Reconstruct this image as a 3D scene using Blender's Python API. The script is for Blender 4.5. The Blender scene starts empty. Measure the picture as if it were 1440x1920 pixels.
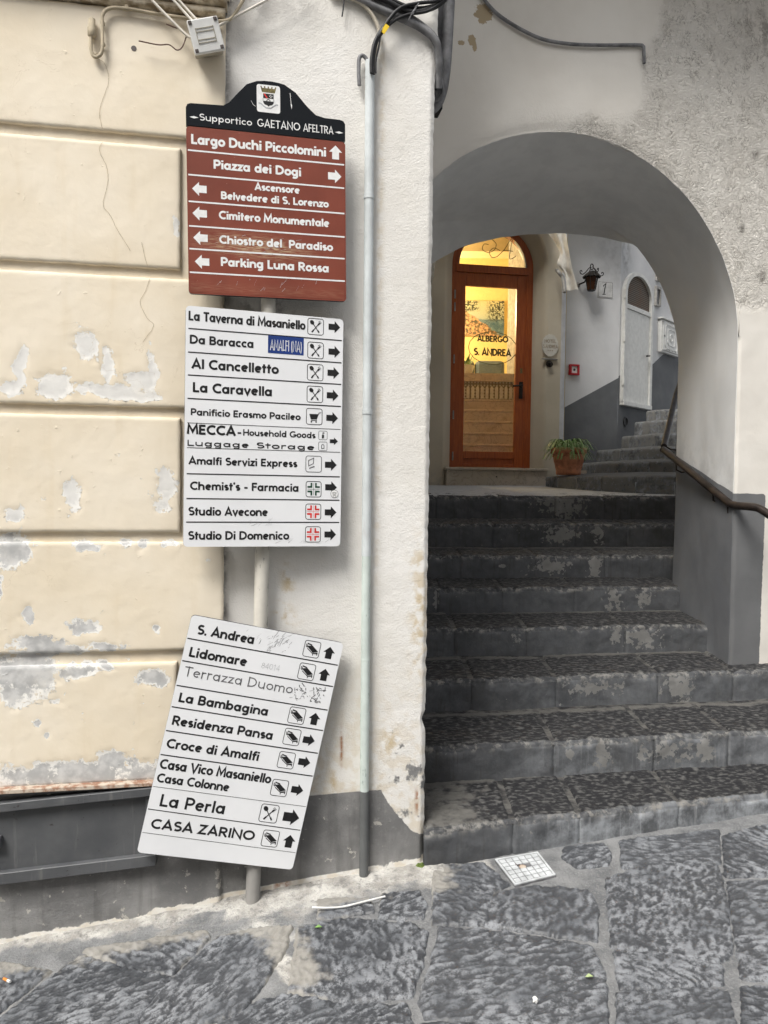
import bpy, bmesh, math, random
import numpy as np
from mathutils import Vector, Matrix
R = math.radians
rnd = random.Random(7)
scn = bpy.context.scene
col = scn.collection

# ------------------------------------------------------------------ camera
cd = bpy.data.cameras.new('camera'); cam = bpy.data.objects.new('camera', cd); col.objects.link(cam)
cd.sensor_fit = 'VERTICAL'; cd.sensor_height = 36.0; cd.lens = 1442.0 / 1920 * 36.0
cd.clip_start = 0.05; cd.clip_end = 400
cam.matrix_world = Matrix.Translation((0, 0, 1.5)) @ Matrix.Rotation(R(90 - 1.95), 4, 'X') @ Matrix.Rotation(R(0.7), 4, 'Z')
scn.camera = cam

# ------------------------------------------------------------------ light
SUN_EL, SUN_AZ = 54.0, -146.0        # azimuth measured from +Y towards +X: behind the camera, from the left
wd = bpy.data.worlds.new('World'); scn.world = wd; wd.use_nodes = True
wt = wd.node_tree; wt.nodes.clear()
sky = wt.nodes.new('ShaderNodeTexSky'); sky.sky_type = 'NISHITA'; sky.sun_disc = False
sky.sun_elevation = R(SUN_EL); sky.sun_rotation = R(SUN_AZ); sky.air_density = 1.0; sky.dust_density = 3.0
hs = wt.nodes.new('ShaderNodeHueSaturation'); hs.inputs['Saturation'].default_value = 0.22
bg = wt.nodes.new('ShaderNodeBackground'); bg.inputs['Strength'].default_value = 0.075
wo = wt.nodes.new('ShaderNodeOutputWorld')
wt.links.new(sky.outputs[0], hs.inputs['Color']); wt.links.new(hs.outputs[0], bg.inputs['Color']); wt.links.new(bg.outputs[0], wo.inputs['Surface'])
sl = bpy.data.lights.new('sun', 'SUN'); sl.energy = 1.5; sl.angle = R(24); sl.color = (1.0, 0.97, 0.92)
so = bpy.data.objects.new('sun', sl); col.objects.link(so)
sd = Vector((math.sin(R(SUN_AZ)) * math.cos(R(SUN_EL)), math.cos(R(SUN_AZ)) * math.cos(R(SUN_EL)), math.sin(R(SUN_EL))))
so.rotation_euler = sd.to_track_quat('Z', 'Y').to_euler(); so.location = sd * 30
scn.view_settings.view_transform = 'Standard'; scn.view_settings.look = 'None'
scn.view_settings.exposure = 1.40; scn.view_settings.gamma = 1.0
scn.render.engine = 'CYCLES'; scn.cycles.max_bounces = 6; scn.cycles.diffuse_bounces = 4; scn.cycles.adaptive_threshold = 0.03
scn.cycles.use_denoising = True

# ------------------------------------------------------------------ noise (numpy)
_rs = np.random.RandomState(3); _perm = _rs.permutation(512).astype(np.int64); _perm = np.concatenate([_perm, _perm, _perm])
_grad = _rs.uniform(0, 2 * np.pi, 512); _gx, _gy = np.cos(_grad), np.sin(_grad)
def noise2(x, y):
    x = np.asarray(x, float) + 1000.0; y = np.asarray(y, float) + 1000.0
    xi = np.floor(x).astype(np.int64); yi = np.floor(y).astype(np.int64); xf = x - xi; yf = y - yi
    u = xf * xf * xf * (xf * (xf * 6 - 15) + 10); v = yf * yf * yf * (yf * (yf * 6 - 15) + 10)
    def g(i, j, fx, fy):
        h = _perm[(_perm[(xi + i) & 511] + yi + j) & 511]
        return _gx[h] * fx + _gy[h] * fy
    a = g(0, 0, xf, yf); b = g(1, 0, xf - 1, yf); c = g(0, 1, xf, yf - 1); d = g(1, 1, xf - 1, yf - 1)
    return (a + (b - a) * u + ((c + (d - c) * u) - (a + (b - a) * u)) * v) * 1.5
def fbm(x, y, o=3):
    s = 0; a = 1.0; t = 0
    for k in range(o):
        s = s + a * noise2(x * 2 ** k + 17.3 * k, y * 2 ** k + 9.1 * k); t += a; a *= 0.5
    return s / t
def sstep(a, b, x):
    t = np.clip((x - a) / (b - a), 0, 1); return t * t * (3 - 2 * t)

# ------------------------------------------------------------------ objects
BASE = {}
def base(o): return BASE.get(o.name, Vector((0, 0, 0))) if o else Vector((0, 0, 0))
def tag(o, label=None, cat=None, group=None, kind=None):
    if label: o['label'] = label
    if cat: o['category'] = cat
    if group: o['group'] = group
    if kind: o['kind'] = kind
    return o
def thing(name, loc, label=None, cat=None, group=None, kind=None):
    o = bpy.data.objects.new(name, None); col.objects.link(o); o.location = loc; o.empty_display_size = 0.1
    BASE[o.name] = Vector(loc); return tag(o, label, cat, group, kind)
def link(name, me, mat, parent=None):
    o = bpy.data.objects.new(name, me); col.objects.link(o)
    for m in (mat if isinstance(mat, (list, tuple)) else [mat]):
        if m is not None: me.materials.append(m)
    if parent: o.parent = parent
    BASE[o.name] = base(parent); return o
def obj_bm(name, bm, mat, parent=None, smooth=False):
    bmesh.ops.recalc_face_normals(bm, faces=bm.faces[:])
    b = base(parent)
    if b.length: bmesh.ops.translate(bm, verts=bm.verts[:], vec=-b)
    me = bpy.data.meshes.new(name); bm.to_mesh(me); bm.free()
    if smooth: me.polygons.foreach_set('use_smooth', [True] * len(me.polygons))
    return link(name, me, mat, parent)
def grid(name, P, mat, parent=None, attrs=None, mask=None, smooth=True, matidx=None, flip=False):
    """P: (n,m,3) array of points -> one quad-grid mesh object; mask: (n-1,m-1) bool of faces kept"""
    n, m = P.shape[:2]; b = base(parent)
    V = P.reshape(-1, 3) - np.array(b)
    idx = np.arange(n * m).reshape(n, m)
    q = np.stack([idx[:-1, :-1], idx[1:, :-1], idx[1:, 1:], idx[:-1, 1:]], -1)
    if flip: q = q[..., ::-1]
    q = q[mask] if mask is not None else q.reshape(-1, 4)
    me = bpy.data.meshes.new(name)
    used = np.zeros(n * m, bool); used[q.ravel()] = True
    rm = np.cumsum(used) - 1
    V = V[used]; q = rm[q]
    me.vertices.add(len(V)); me.vertices.foreach_set('co', V.ravel())
    me.loops.add(q.size); me.loops.foreach_set('vertex_index', q.ravel().astype(np.int32))
    me.polygons.add(len(q)); me.polygons.foreach_set('loop_start', np.arange(0, q.size, 4, dtype=np.int32))
    me.polygons.foreach_set('use_smooth', np.full(len(q), smooth))
    me.update(calc_edges=True)
    for k, a in (attrs or {}).items():
        at = me.attributes.new(k, 'FLOAT', 'POINT'); at.data.foreach_set('value', np.asarray(a, np.float32).ravel()[used])
    return link(name, me, mat, parent)
def add_box(bm, c, size, M=None, bevel=0.0, seg=2):
    g = bmesh.ops.create_cube(bm, size=1.0); vs = g['verts']
    bmesh.ops.scale(bm, verts=vs, vec=size)
    if bevel:
        es = list({e for v in vs for e in v.link_edges})
        r = bmesh.ops.bevel(bm, geom=es, offset=bevel, segments=seg, affect='EDGES', profile=0.5)
        vs = list({v for f in r['faces'] for v in f.verts} | {v for v in vs if v.is_valid})
    X = Matrix.Translation(c) @ (M.to_4x4() if M is not None else Matrix())
    bmesh.ops.transform(bm, matrix=X, verts=vs); return vs
def box(name, c, size, mat, parent=None, M=None, bevel=0.0, seg=2):
    bm = bmesh.new(); add_box(bm, c, size, M, bevel, seg); return obj_bm(name, bm, mat, parent)
def spline(pts, n=8):
    P = [Vector(p) for p in pts]; out = []
    if len(P) < 3: return P
    P = [P[0] * 2 - P[1]] + P + [P[-1] * 2 - P[-2]]
    for i in range(1, len(P) - 2):
        for k in range(n):
            t = k / n
            out.append(0.5 * ((2 * P[i]) + (-P[i - 1] + P[i + 1]) * t + (2 * P[i - 1] - 5 * P[i] + 4 * P[i + 1] - P[i + 2]) * t * t + (-P[i - 1] + 3 * P[i] - 3 * P[i + 1] + P[i + 2]) * t ** 3))
    out.append(P[-2]); return out
def add_tube(bm, pts, rad, seg=8, caps=True):
    pts = [Vector(p) for p in pts]; n = len(pts); rings = []
    rs = rad if isinstance(rad, (list, tuple)) else [rad] * n
    up = Vector((0.13, 0.21, 0.97)).normalized(); prev = None
    for i, p in enumerate(pts):
        t = (pts[min(i + 1, n - 1)] - pts[max(i - 1, 0)]).normalized()
        a = prev if prev is not None else up
        a = (a - t * a.dot(t))
        if a.length < 1e-4: a = Vector((1, 0, 0)) - t * t.x
        a.normalize(); prev = a; b = t.cross(a)
        rings.append([bm.verts.new(p + (a * math.cos(k * 2 * math.pi / seg) + b * math.sin(k * 2 * math.pi / seg)) * rs[i]) for k in range(seg)])
    for i in range(n - 1):
        for k in range(seg):
            bm.faces.new((rings[i][k], rings[i][(k + 1) % seg], rings[i + 1][(k + 1) % seg], rings[i + 1][k]))
    if caps: bm.faces.new([bm.verts.new(v.co) for v in rings[0]][::-1]); bm.faces.new([bm.verts.new(v.co) for v in rings[-1]])
def tube(name, pts, rad, mat, parent=None, seg=10, sp=0):
    bm = bmesh.new(); add_tube(bm, spline(pts, sp) if sp else pts, rad, seg); return obj_bm(name, bm, mat, parent, True)
def add_lathe(bm, prof, c, seg=24, M=None):
    M = M or Matrix(); rings = []
    for r_, z in prof:
        rings.append([bm.verts.new(Vector(c) + M @ Vector((r_ * math.cos(k * 2 * math.pi / seg), r_ * math.sin(k * 2 * math.pi / seg), z))) for k in range(seg)])
    for i in range(len(rings) - 1):
        for k in range(seg): bm.faces.new((rings[i][k], rings[i][(k + 1) % seg], rings[i + 1][(k + 1) % seg], rings[i + 1][k]))
    bm.faces.new([bm.verts.new(v.co) for v in rings[0]][::-1]); bm.faces.new([bm.verts.new(v.co) for v in rings[-1]])
def lathe(name, prof, c, mat, parent=None, seg=24, M=None):
    bm = bmesh.new(); add_lathe(bm, prof, c, seg, M); return obj_bm(name, bm, mat, parent, True)
def prism(bm, outline, f, d0, d1):
    """outline [(x,y)], f(x,y,d)->3D"""
    a = [bm.verts.new(f(x, y, d0)) for x, y in outline]; b = [bm.verts.new(f(x, y, d1)) for x, y in outline]
    bm.faces.new(a); bm.faces.new(b[::-1]); n = len(a)
    for i in range(n): bm.faces.new((a[i], b[i], b[(i + 1) % n], a[(i + 1) % n]))
class WF:
    """vertical wall frame: s along the wall (to the right), z up, n out of the wall towards the street"""
    def __init__(s, x, y, deg):
        a = R(deg); s.o = Vector((x, y, 0)); s.e = Vector((math.cos(a), math.sin(a), 0)); s.n = Vector((math.sin(a), -math.cos(a), 0)); s.a = a
        s.M = Matrix.Rotation(a, 3, 'Z')
    def p(s, S, z, n=0.0): return s.o + s.e * S + s.n * n + Vector((0, 0, z))
    def P(s, S, Z, N):
        S, Z, N = np.broadcast_arrays(np.asarray(S, float), np.asarray(Z, float), np.asarray(N, float))
        return np.stack([s.o.x + s.e.x * S + s.n.x * N, s.o.y + s.e.y * S + s.n.y * N, Z], -1)
    def box(s, name, s0, s1, z0, z1, n0, n1, mat, parent=None, bevel=0.0):
        return box(name, s.p((s0 + s1) / 2, (z0 + z1) / 2, (n0 + n1) / 2), (s1 - s0, n1 - n0, z1 - z0), mat, parent, s.M, bevel)

# ------------------------------------------------------------------ materials
class NT:
    def __init__(s, name):
        s.m = bpy.data.materials.new(name); s.m.use_nodes = True; s.t = s.m.node_tree; s.t.nodes.clear()
        s.out = s.n('ShaderNodeOutputMaterial'); s.b = s.n('ShaderNodeBsdfPrincipled'); s.l(s.b.outputs[0], s.out.inputs['Surface'])
        s.co = s.n('ShaderNodeTexCoord').outputs['Object']
    def n(s, t): return s.t.nodes.new(t)
    def l(s, a, b): s.t.links.new(a, b)
    def inp(s, sock, v):
        if isinstance(v, bpy.types.NodeSocket): s.l(v, sock)
        elif isinstance(v, (tuple, list)): sock.default_value = tuple(v) + ((1,) if len(v) == 3 and len(sock.default_value) == 4 else ())
        else: sock.default_value = v
    def scaled(s, sc, rot=(0, 0, 0)):
        m = s.n('ShaderNodeMapping'); s.l(s.co, m.inputs['Vector']); m.inputs['Scale'].default_value = sc; m.inputs['Rotation'].default_value = rot; return m.outputs[0]
    def noise(s, scale, detail=3, rough=0.55, vec=None, dist=0.0):
        n = s.n('ShaderNodeTexNoise'); s.l(vec or s.co, n.inputs['Vector']); n.inputs['Scale'].default_value = scale
        n.inputs['Detail'].default_value = detail; n.inputs['Roughness'].default_value = rough; n.inputs['Distortion'].default_value = dist; return n.outputs[0]
    def voro(s, scale, feature='F1', vec=None, rand=1.0):
        n = s.n('ShaderNodeTexVoronoi'); n.feature = feature; s.l(vec or s.co, n.inputs['Vector']); n.inputs['Scale'].default_value = scale
        n.inputs['Randomness'].default_value = rand; return n.outputs['Distance']
    def math(s, op, a, b=0.0, clamp=False):
        n = s.n('ShaderNodeMath'); n.operation = op; n.use_clamp = clamp; s.inp(n.inputs[0], a); s.inp(n.inputs[1], b); return n.outputs[0]
    def rng(s, v, a, b, c=0.0, d=1.0, smooth=True):
        n = s.n('ShaderNodeMapRange'); n.interpolation_type = 'SMOOTHSTEP' if smooth else 'LINEAR'
        for i, x in enumerate((v, a, b, c, d)): s.inp(n.inputs[i], x)
        return n.outputs[0]
    def mix(s, f, a, b, mode='MIX'):
        n = s.n('ShaderNodeMix'); n.data_type = 'RGBA'; n.blend_type = mode; s.inp(n.inputs[0], f); s.inp(n.inputs[6], a); s.inp(n.inputs[7], b); return n.outputs[2]
    def attr(s, name):
        n = s.n('ShaderNodeAttribute'); n.attribute_name = name; return n.outputs['Fac']
    def bump(s, h, strength=0.5, dist=0.01, normal=None):
        n = s.n('ShaderNodeBump'); s.inp(n.inputs['Height'], h); n.inputs['Strength'].default_value = strength; n.inputs['Distance'].default_value = dist
        if normal: s.l(normal, n.inputs['Normal'])
        return n.outputs[0]
    def rand(s):
        return s.n('ShaderNodeObjectInfo').outputs['Random']
    def done(s, color=None, rough=0.8, normal=None, metal=0.0, spec=0.3):
        if color is not None: s.inp(s.b.inputs['Base Color'], color)
        s.inp(s.b.inputs['Roughness'], rough); s.inp(s.b.inputs['Metallic'], metal); s.b.inputs['Specular IOR Level'].default_value = spec
        if normal is not None: s.l(normal, s.b.inputs['Normal'])
        return s.m
def plain(name, c, rough=0.6, metal=0.0, spec=0.4, var=0.12, bump=0.0, scale=20):
    t = NT(name); f = t.rng(t.noise(scale, 4), 0.3, 0.7)
    cc = t.mix(f, tuple(x * (1 - var) for x in c), tuple(min(1, x * (1 + var)) for x in c))
    nr = t.bump(t.noise(scale * 6, 3), bump, 0.004) if bump else None
    return t.done(cc, rough, nr, metal, spec)

GREY = (0.135, 0.138, 0.142)
def m_yellow():
    t = NT('cream_paint')
    big = t.noise(2.2, 4); fine = t.noise(60, 3); vst = t.noise(3.0, 4, vec=t.scaled((5, 5, 0.6)))
    c = t.mix(t.rng(big, 0.3, 0.72), (0.735, 0.645, 0.50), (0.80, 0.725, 0.60))
    c = t.mix(t.rng(vst, 0.55, 0.8, 0, 0.35), c, (0.66, 0.55, 0.38))
    c = t.mix(t.math('MULTIPLY', t.attr('dirt_shade'), t.rng(t.noise(18, 4), 0.35, 0.6)), c, (0.30, 0.235, 0.15))
    edge = t.math('ADD', t.attr('peel'), t.math('ADD', t.math('MULTIPLY', t.math('SUBTRACT', t.noise(52, 6, 0.7), 0.5), 1.1), t.math('MULTIPLY', t.math('SUBTRACT', t.noise(15, 4, 0.6), 0.5), 1.0)))
    sp = t.rng(t.noise(19, 6, 0.68), 0.675, 0.69)                     # tiny scattered flakes
    pm = t.math('MAXIMUM', t.rng(edge, 0.48, 0.51), t.math('MULTIPLY', sp, t.attr('flake')))
    inner = t.rng(t.math('ADD', edge, t.math('MULTIPLY', t.math('SUBTRACT', t.noise(9, 4), 0.5), 0.9)), 0.56, 0.72)
    grey = t.mix(t.rng(t.noise(22, 5), 0.35, 0.65), (0.42, 0.42, 0.415), (0.60, 0.595, 0.58))
    under = t.mix(t.math('MULTIPLY', inner, t.attr('grey')), (0.80, 0.785, 0.745), grey)
    c = t.mix(pm, c, under)
    h = t.math('ADD', t.math('MULTIPLY', t.math('SUBTRACT', 1.0, pm), 1.9), t.math('MULTIPLY', fine, 0.22))
    h = t.math('ADD', h, t.math('MULTIPLY', t.noise(7, 3), 1.3))
    lump = t.rng(t.noise(30, 5, 0.62), 0.66, 0.74)
    h = t.math('ADD', h, t.math('MULTIPLY', lump, 0.4))
    hair = t.rng(t.math('ABSOLUTE', t.math('SUBTRACT', t.noise(3.3, 5, 0.62, dist=1.2), 0.5)), 0.0, 0.0035, 0.35, 0)
    hair = t.math('MULTIPLY', hair, t.rng(t.noise(1.7, 2), 0.52, 0.60))
    c = t.mix(hair, c, (0.42, 0.33, 0.21))
    c = t.mix(t.rng(t.noise(5, 6, 0.7), 0.52, 0.75, 0, 0.30), c, (0.82, 0.76, 0.64))
    return t.done(c, 0.75, t.bump(h, 0.6, 0.004), spec=0.25)
def m_pier():
    t = NT('white_stucco')
    c = t.mix(t.rng(t.noise(2.0, 4), 0.3, 0.7), (0.70, 0.675, 0.625), (0.79, 0.775, 0.745))
    c = t.mix(t.math('MULTIPLY', t.attr('stain'), t.rng(t.noise(24, 4, 0.6), 0.40, 0.62)), c, (0.52, 0.40, 0.22))
    c = t.mix(t.math('MULTIPLY', t.attr('rust'), t.rng(t.noise(40, 4), 0.3, 0.6)), c, (0.30, 0.13, 0.05))
    c = t.mix(t.math('MULTIPLY', t.attr('dirt_shade'), t.rng(t.noise(16, 5, 0.65), 0.40, 0.60)), c, (0.17, 0.155, 0.14))
    d = t.math('ADD', t.attr('dado'), t.math('MULTIPLY', t.math('SUBTRACT', t.noise(14, 6, 0.6), 0.5), t.attr('ragged')))
    dm = t.rng(d, -0.002, 0.003)
    g = t.mix(t.rng(t.noise(6, 5), 0.35, 0.7), (0.165, 0.164, 0.163), (0.265, 0.263, 0.258))
    chips = t.rng(t.noise(17, 5, 0.62), 0.635, 0.65)
    g = t.mix(t.rng(t.noise(33, 6, 0.72), 0.52, 0.72, 0, 0.45), g, (0.33, 0.325, 0.31)); g = t.mix(t.rng(t.noise(5, 5, vec=t.scaled((5, 5, 0.5))), 0.52, 0.7, 0, 0.4), g, (0.09, 0.088, 0.085))
    g = t.mix(t.math('MULTIPLY', chips, 0.8), g, (0.46, 0.44, 0.40))
    c = t.mix(dm, c, g)
    gr = t.math('ADD', t.noise(170, 3, 0.6), t.math('MULTIPLY', t.noise(45, 3), 0.8))
    gr = t.math('ADD', gr, t.math('MULTIPLY', dm, 0.25))
    return t.done(c, 0.85, t.bump(gr, 0.55, 0.004), spec=0.2)
def m_arch():
    t = NT('old_roughcast')
    c = t.mix(t.rng(t.noise(1.8, 4), 0.3, 0.7), (0.64, 0.605, 0.55), (0.74, 0.71, 0.655))
    c = t.mix(t.math('MULTIPLY', t.attr('stain'), t.rng(t.noise(20, 5, 0.6), 0.42, 0.6)), c, (0.24, 0.225, 0.20))
    edge = t.math('ADD', t.attr('peel'), t.math('MULTIPLY', t.math('SUBTRACT', t.noise(40, 6, 0.7), 0.5), 1.3))
    c = t.mix(t.rng(edge, 0.5, 0.52), c, (0.40, 0.32, 0.21))
    dm = t.rng(t.math('ADD', t.attr('dado'), t.math('MULTIPLY', t.math('SUBTRACT', t.noise(30, 4), 0.5), 0.012)), -0.001, 0.002)
    g = t.mix(t.rng(t.noise(3, 4), 0.3, 0.7), (0.125, 0.127, 0.13), (0.155, 0.157, 0.16))
    c = t.mix(dm, c, g)
    rg = t.attr('rough')
    wob = t.n('ShaderNodeVectorMath'); wob.operation = 'MULTIPLY_ADD'
    nz = t.n('ShaderNodeTexNoise'); t.l(t.co, nz.inputs['Vector']); nz.inputs['Scale'].default_value = 14
    t.l(nz.outputs['Color'], wob.inputs[0]); wob.inputs[1].default_value = (0.05,) * 3; t.l(t.co, wob.inputs[2])
    rid = t.math('ABSOLUTE', t.math('SUBTRACT', t.noise(44, 3, 0.6, wob.outputs[0], 0.35), 0.5))
    rid2 = t.math('ABSOLUTE', t.math('SUBTRACT', t.noise(95, 2, 0.55, wob.outputs[0], 0.3), 0.5))
    cell = t.math('ADD', t.rng(rid, 0.0, 0.11), t.math('MULTIPLY', t.rng(rid2, 0.0, 0.10), 0.45))
    cell = t.math('ADD', cell, t.math('MULTIPLY', t.noise(12, 3), 0.9))
    c = t.mix(t.math('MULTIPLY', rg, t.math('MULTIPLY', t.rng(rid, 0.045, 0.0, 0, 0.8), t.rng(t.noise(17, 3), 0.42, 0.62))), c, (0.26, 0.235, 0.20))
    h = t.math('MULTIPLY', cell, rg)
    n1 = t.bump(h, 0.7, 0.006)
    n2 = t.bump(t.math('ADD', t.noise(22, 4), t.math('MULTIPLY', t.noise(120, 2), 0.2)), 0.3, 0.006, n1)
    return t.done(c, 0.85, n2, spec=0.2)
def m_inner(name='passage_paint', lo=(0.68, 0.68, 0.67), hi=(0.76, 0.755, 0.74), g0=(0.13, 0.135, 0.145), g1=(0.165, 0.17, 0.178)):
    t = NT(name)
    c = t.mix(t.rng(t.noise(1.6, 4), 0.3, 0.7), lo, hi)
    c = t.mix(t.math('MULTIPLY', t.attr('stain'), t.rng(t.noise(9, 5, 0.6), 0.4, 0.62)), c, (0.24, 0.24, 0.235))
    dm = t.rng(t.math('ADD', t.attr('dado'), t.math('MULTIPLY', t.math('SUBTRACT', t.noise(40, 3), 0.5), 0.006)), -0.001, 0.002)
    g = t.mix(t.rng(t.noise(3.5, 5), 0.3, 0.7), g0, g1)
    c = t.mix(dm, c, g)
    return t.done(c, 0.75, t.bump(t.math('ADD', t.noise(14, 4), t.math('MULTIPLY', t.noise(90, 2), 0.15)), 0.38, 0.006), spec=0.25)
def m_stone():
    t = NT('chiselled_basalt')
    rel = t.attr('relief'); rd = t.rand()
    f = t.math('ADD', rel, t.math('MULTIPLY', t.math('SUBTRACT', t.noise(150, 4, 0.75), 0.5), 1.6))
    f = t.math('ADD', f, t.math('MULTIPLY', t.math('SUBTRACT', t.noise(7, 5, 0.6), 0.5), 0.9))
    dark = t.mix(rd, (0.040, 0.043, 0.049), (0.062, 0.065, 0.071))
    lite = t.mix(t.rng(t.noise(6, 5, 0.65), 0.35, 0.65), (0.120, 0.128, 0.140), (0.240, 0.250, 0.265))
    c = t.mix(t.rng(f, 0.32, 0.84), dark, lite)  # pale dashes paint both wear and sky sheen on the chisel facets
    c = t.mix(t.rng(t.math('ADD', t.attr('worn'), t.math('MULTIPLY', t.math('SUBTRACT', t.noise(20, 5, 0.6), 0.5), 0.9)), 0.45, 0.75, 0, 0.85), c, (0.30, 0.285, 0.255))
    nrm = t.bump(t.math('ADD', t.noise(120, 4, 0.65), t.math('MULTIPLY', t.noise(40, 4), 1.0)), 0.35, 0.004)
    return t.done(c, t.rng(f, 0.3, 0.8, 0.42, 0.75), nrm, spec=0.5)
def m_mortar():
    t = NT('joint_mortar')
    pale = t.attr('pale')
    c = t.mix(t.rng(t.noise(9, 5), 0.3, 0.7), (0.13, 0.133, 0.137), (0.24, 0.242, 0.242))
    p = t.mix(t.rng(t.noise(11, 5, 0.65), 0.35, 0.65), (0.30, 0.285, 0.26), (0.53, 0.515, 0.48))
    dk = t.rng(t.noise(26, 6, 0.75), 0.50, 0.64)
    p = t.mix(t.math('MULTIPLY', dk, 0.7), p, (0.16, 0.155, 0.15))
    c = t.mix(t.rng(t.math('ADD', pale, t.math('MULTIPLY', t.math('SUBTRACT', t.noise(13, 6, 0.7), 0.5), 1.5)), 0.40, 0.75), c, p)
    c = t.mix(t.rng(t.noise(95, 5, 0.75), 0.50, 0.68, 0, 0.6), c, (0.30, 0.302, 0.30))
    return t.done(c, 0.9, t.bump(t.math('ADD', t.noise(55, 5, 0.7), t.noise(150, 2)), 0.7, 0.006), spec=0.2)
def m_step():
    t = NT('step_stone')
    rel = t.attr('relief'); side = t.attr('tread'); rd = t.rand()
    f = t.math('ADD', rel, t.math('MULTIPLY', t.math('SUBTRACT', t.noise(75, 5, 0.7), 0.5), 0.75))
    tr = t.mix(t.rng(f, 0.42, 0.85), (0.018, 0.018, 0.020), (0.105, 0.104, 0.10))
    # paint on the riser, flaking off in patches
    pt = t.mix(t.rng(t.noise(7, 5), 0.3, 0.7), (0.062, 0.065, 0.070), (0.088, 0.091, 0.097))
    pt = t.mix(t.rng(t.noise(22, 6, 0.7), 0.46, 0.74, 0, 0.4), pt, (0.13, 0.132, 0.133)); pt = t.mix(t.rng(t.noise(3.1, 5, 0.6), 0.5, 0.7, 0, 0.6), pt, (0.045, 0.044, 0.043))
    streak = t.rng(t.noise(11, 4, vec=t.scaled((6, 6, 0.5))), 0.52, 0.72, 0, 0.55)
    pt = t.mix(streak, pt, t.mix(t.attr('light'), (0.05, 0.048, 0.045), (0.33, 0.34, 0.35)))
    bare = t.mix(t.noise(14, 4), (0.15, 0.149, 0.142), (0.25, 0.247, 0.238))
    pe = t.math('ADD', t.attr('peel'), t.math('MULTIPLY', t.math('SUBTRACT', t.noise(30, 5, 0.62), 0.5), 2.6))
    pe = t.math('ADD', pe, t.math('MULTIPLY', t.math('SUBTRACT', t.noise(12, 3), 0.5), 1.2))
    pm = t.rng(pe, 0.63, 0.65)
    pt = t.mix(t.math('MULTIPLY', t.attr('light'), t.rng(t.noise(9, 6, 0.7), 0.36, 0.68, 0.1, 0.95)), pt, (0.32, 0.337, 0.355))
    ri = t.mix(pm, pt, bare)
    c = t.mix(side, ri, tr)
    no = t.math('MULTIPLY', t.attr('nose'), t.rng(t.noise(26, 6, 0.7), 0.48, 0.62))  # pale worn nosing band, which also paints the edge glints
    c = t.mix(no, c, (0.20, 0.193, 0.178))
    c = t.mix(t.rng(t.math('ADD', t.attr('worn'), t.math('MULTIPLY', t.math('SUBTRACT', t.noise(16, 5, 0.6), 0.5), 0.9)), 0.4, 0.65, 0, 0.8), c, (0.13, 0.125, 0.115))
    h = t.math('ADD', t.noise(90, 4, 0.65), t.math('MULTIPLY', pm, -0.35))
    return t.done(c, 0.72, t.bump(h, 0.55, 0.004), spec=0.3)
def m_wood():
    t = NT('varnished_wood')
    g = t.noise(6, 5, 0.6, vec=t.scaled((14, 14, 0.9)), dist=0.6)
    c = t.mix(t.rng(g, 0.3, 0.7), (0.25, 0.047, 0.009), (0.38, 0.092, 0.018))
    return t.done(c, 0.38, t.bump(g, 0.08, 0.003), spec=0.5)
def m_marble(name, a, b):
    t = NT(name)
    v = t.noise(5, 6, 0.6, dist=1.8)
    vein = t.rng(t.math('ABSOLUTE', t.math('SUBTRACT', v, 0.5)), 0.0, 0.03, 0.55, 0)
    c = t.mix(t.rng(t.noise(3, 3), 0.3, 0.7), a, b); c = t.mix(vein, c, tuple(x * 0.55 for x in a))
    return t.done(c, 0.35, spec=0.5)
def m_glass():
    t = NT('window_glass'); g = t.n('ShaderNodeBsdfTransparent'); gl = t.n('ShaderNodeBsdfGlossy'); gl.inputs['Roughness'].default_value = 0.02
    mx = t.n('ShaderNodeMixShader'); lw = t.n('ShaderNodeFresnel'); lw.inputs['IOR'].default_value = 1.45
    t.l(lw.outputs[0], mx.inputs[0]); t.l(g.outputs[0], mx.inputs[1]); t.l(gl.outputs[0], mx.inputs[2]); t.l(mx.outputs[0], t.out.inputs['Surface']); return t.m
def m_signface(name, c, wear=0.5, spec=0.5):
    t = NT(name)
    sc = t.noise(30, 4, 0.6, vec=t.scaled((1, 1, 9), (0, R(20), 0)))
    w = t.rng(sc, 0.68, 0.74, 0, wear)
    cc = t.mix(t.rng(t.noise(5, 4), 0.35, 0.7, 0, 0.35), c, tuple(x * 0.86 for x in c))
    cc = t.mix(w, cc, tuple(x * 0.55 + 0.12 for x in c))
    sp = t.rng(t.noise(95, 3), 0.73, 0.76, 0, wear); cc = t.mix(sp, cc, (0.35, 0.30, 0.26))
    return t.done(cc, 0.38, t.bump(t.noise(8, 3), 0.05, 0.01), spec=spec)
def m_brownsign():
    t = NT('brown_enamel')
    c = t.mix(t.rng(t.noise(4, 4), 0.3, 0.7), (0.17, 0.034, 0.017), (0.225, 0.049, 0.026))
    scr = t.noise(26, 5, 0.6, vec=t.scaled((1, 1, 13), (0, R(6), 0)))
    zone = t.rng(t.attr('scuff'), 0.0, 1.0)
    c = t.mix(t.math('MULTIPLY', t.rng(scr, 0.42, 0.62), zone), c, (0.50, 0.36, 0.22))
    sp = t.rng(t.noise(75, 4), 0.70, 0.74, 0, 0.7); c = t.mix(sp, c, (0.45, 0.28, 0.2))
    return t.done(c, t.rng(scr, 0.3, 0.7, 0.42, 0.55), t.bump(t.noise(8, 3), 0.05, 0.01), spec=0.5)
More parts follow.
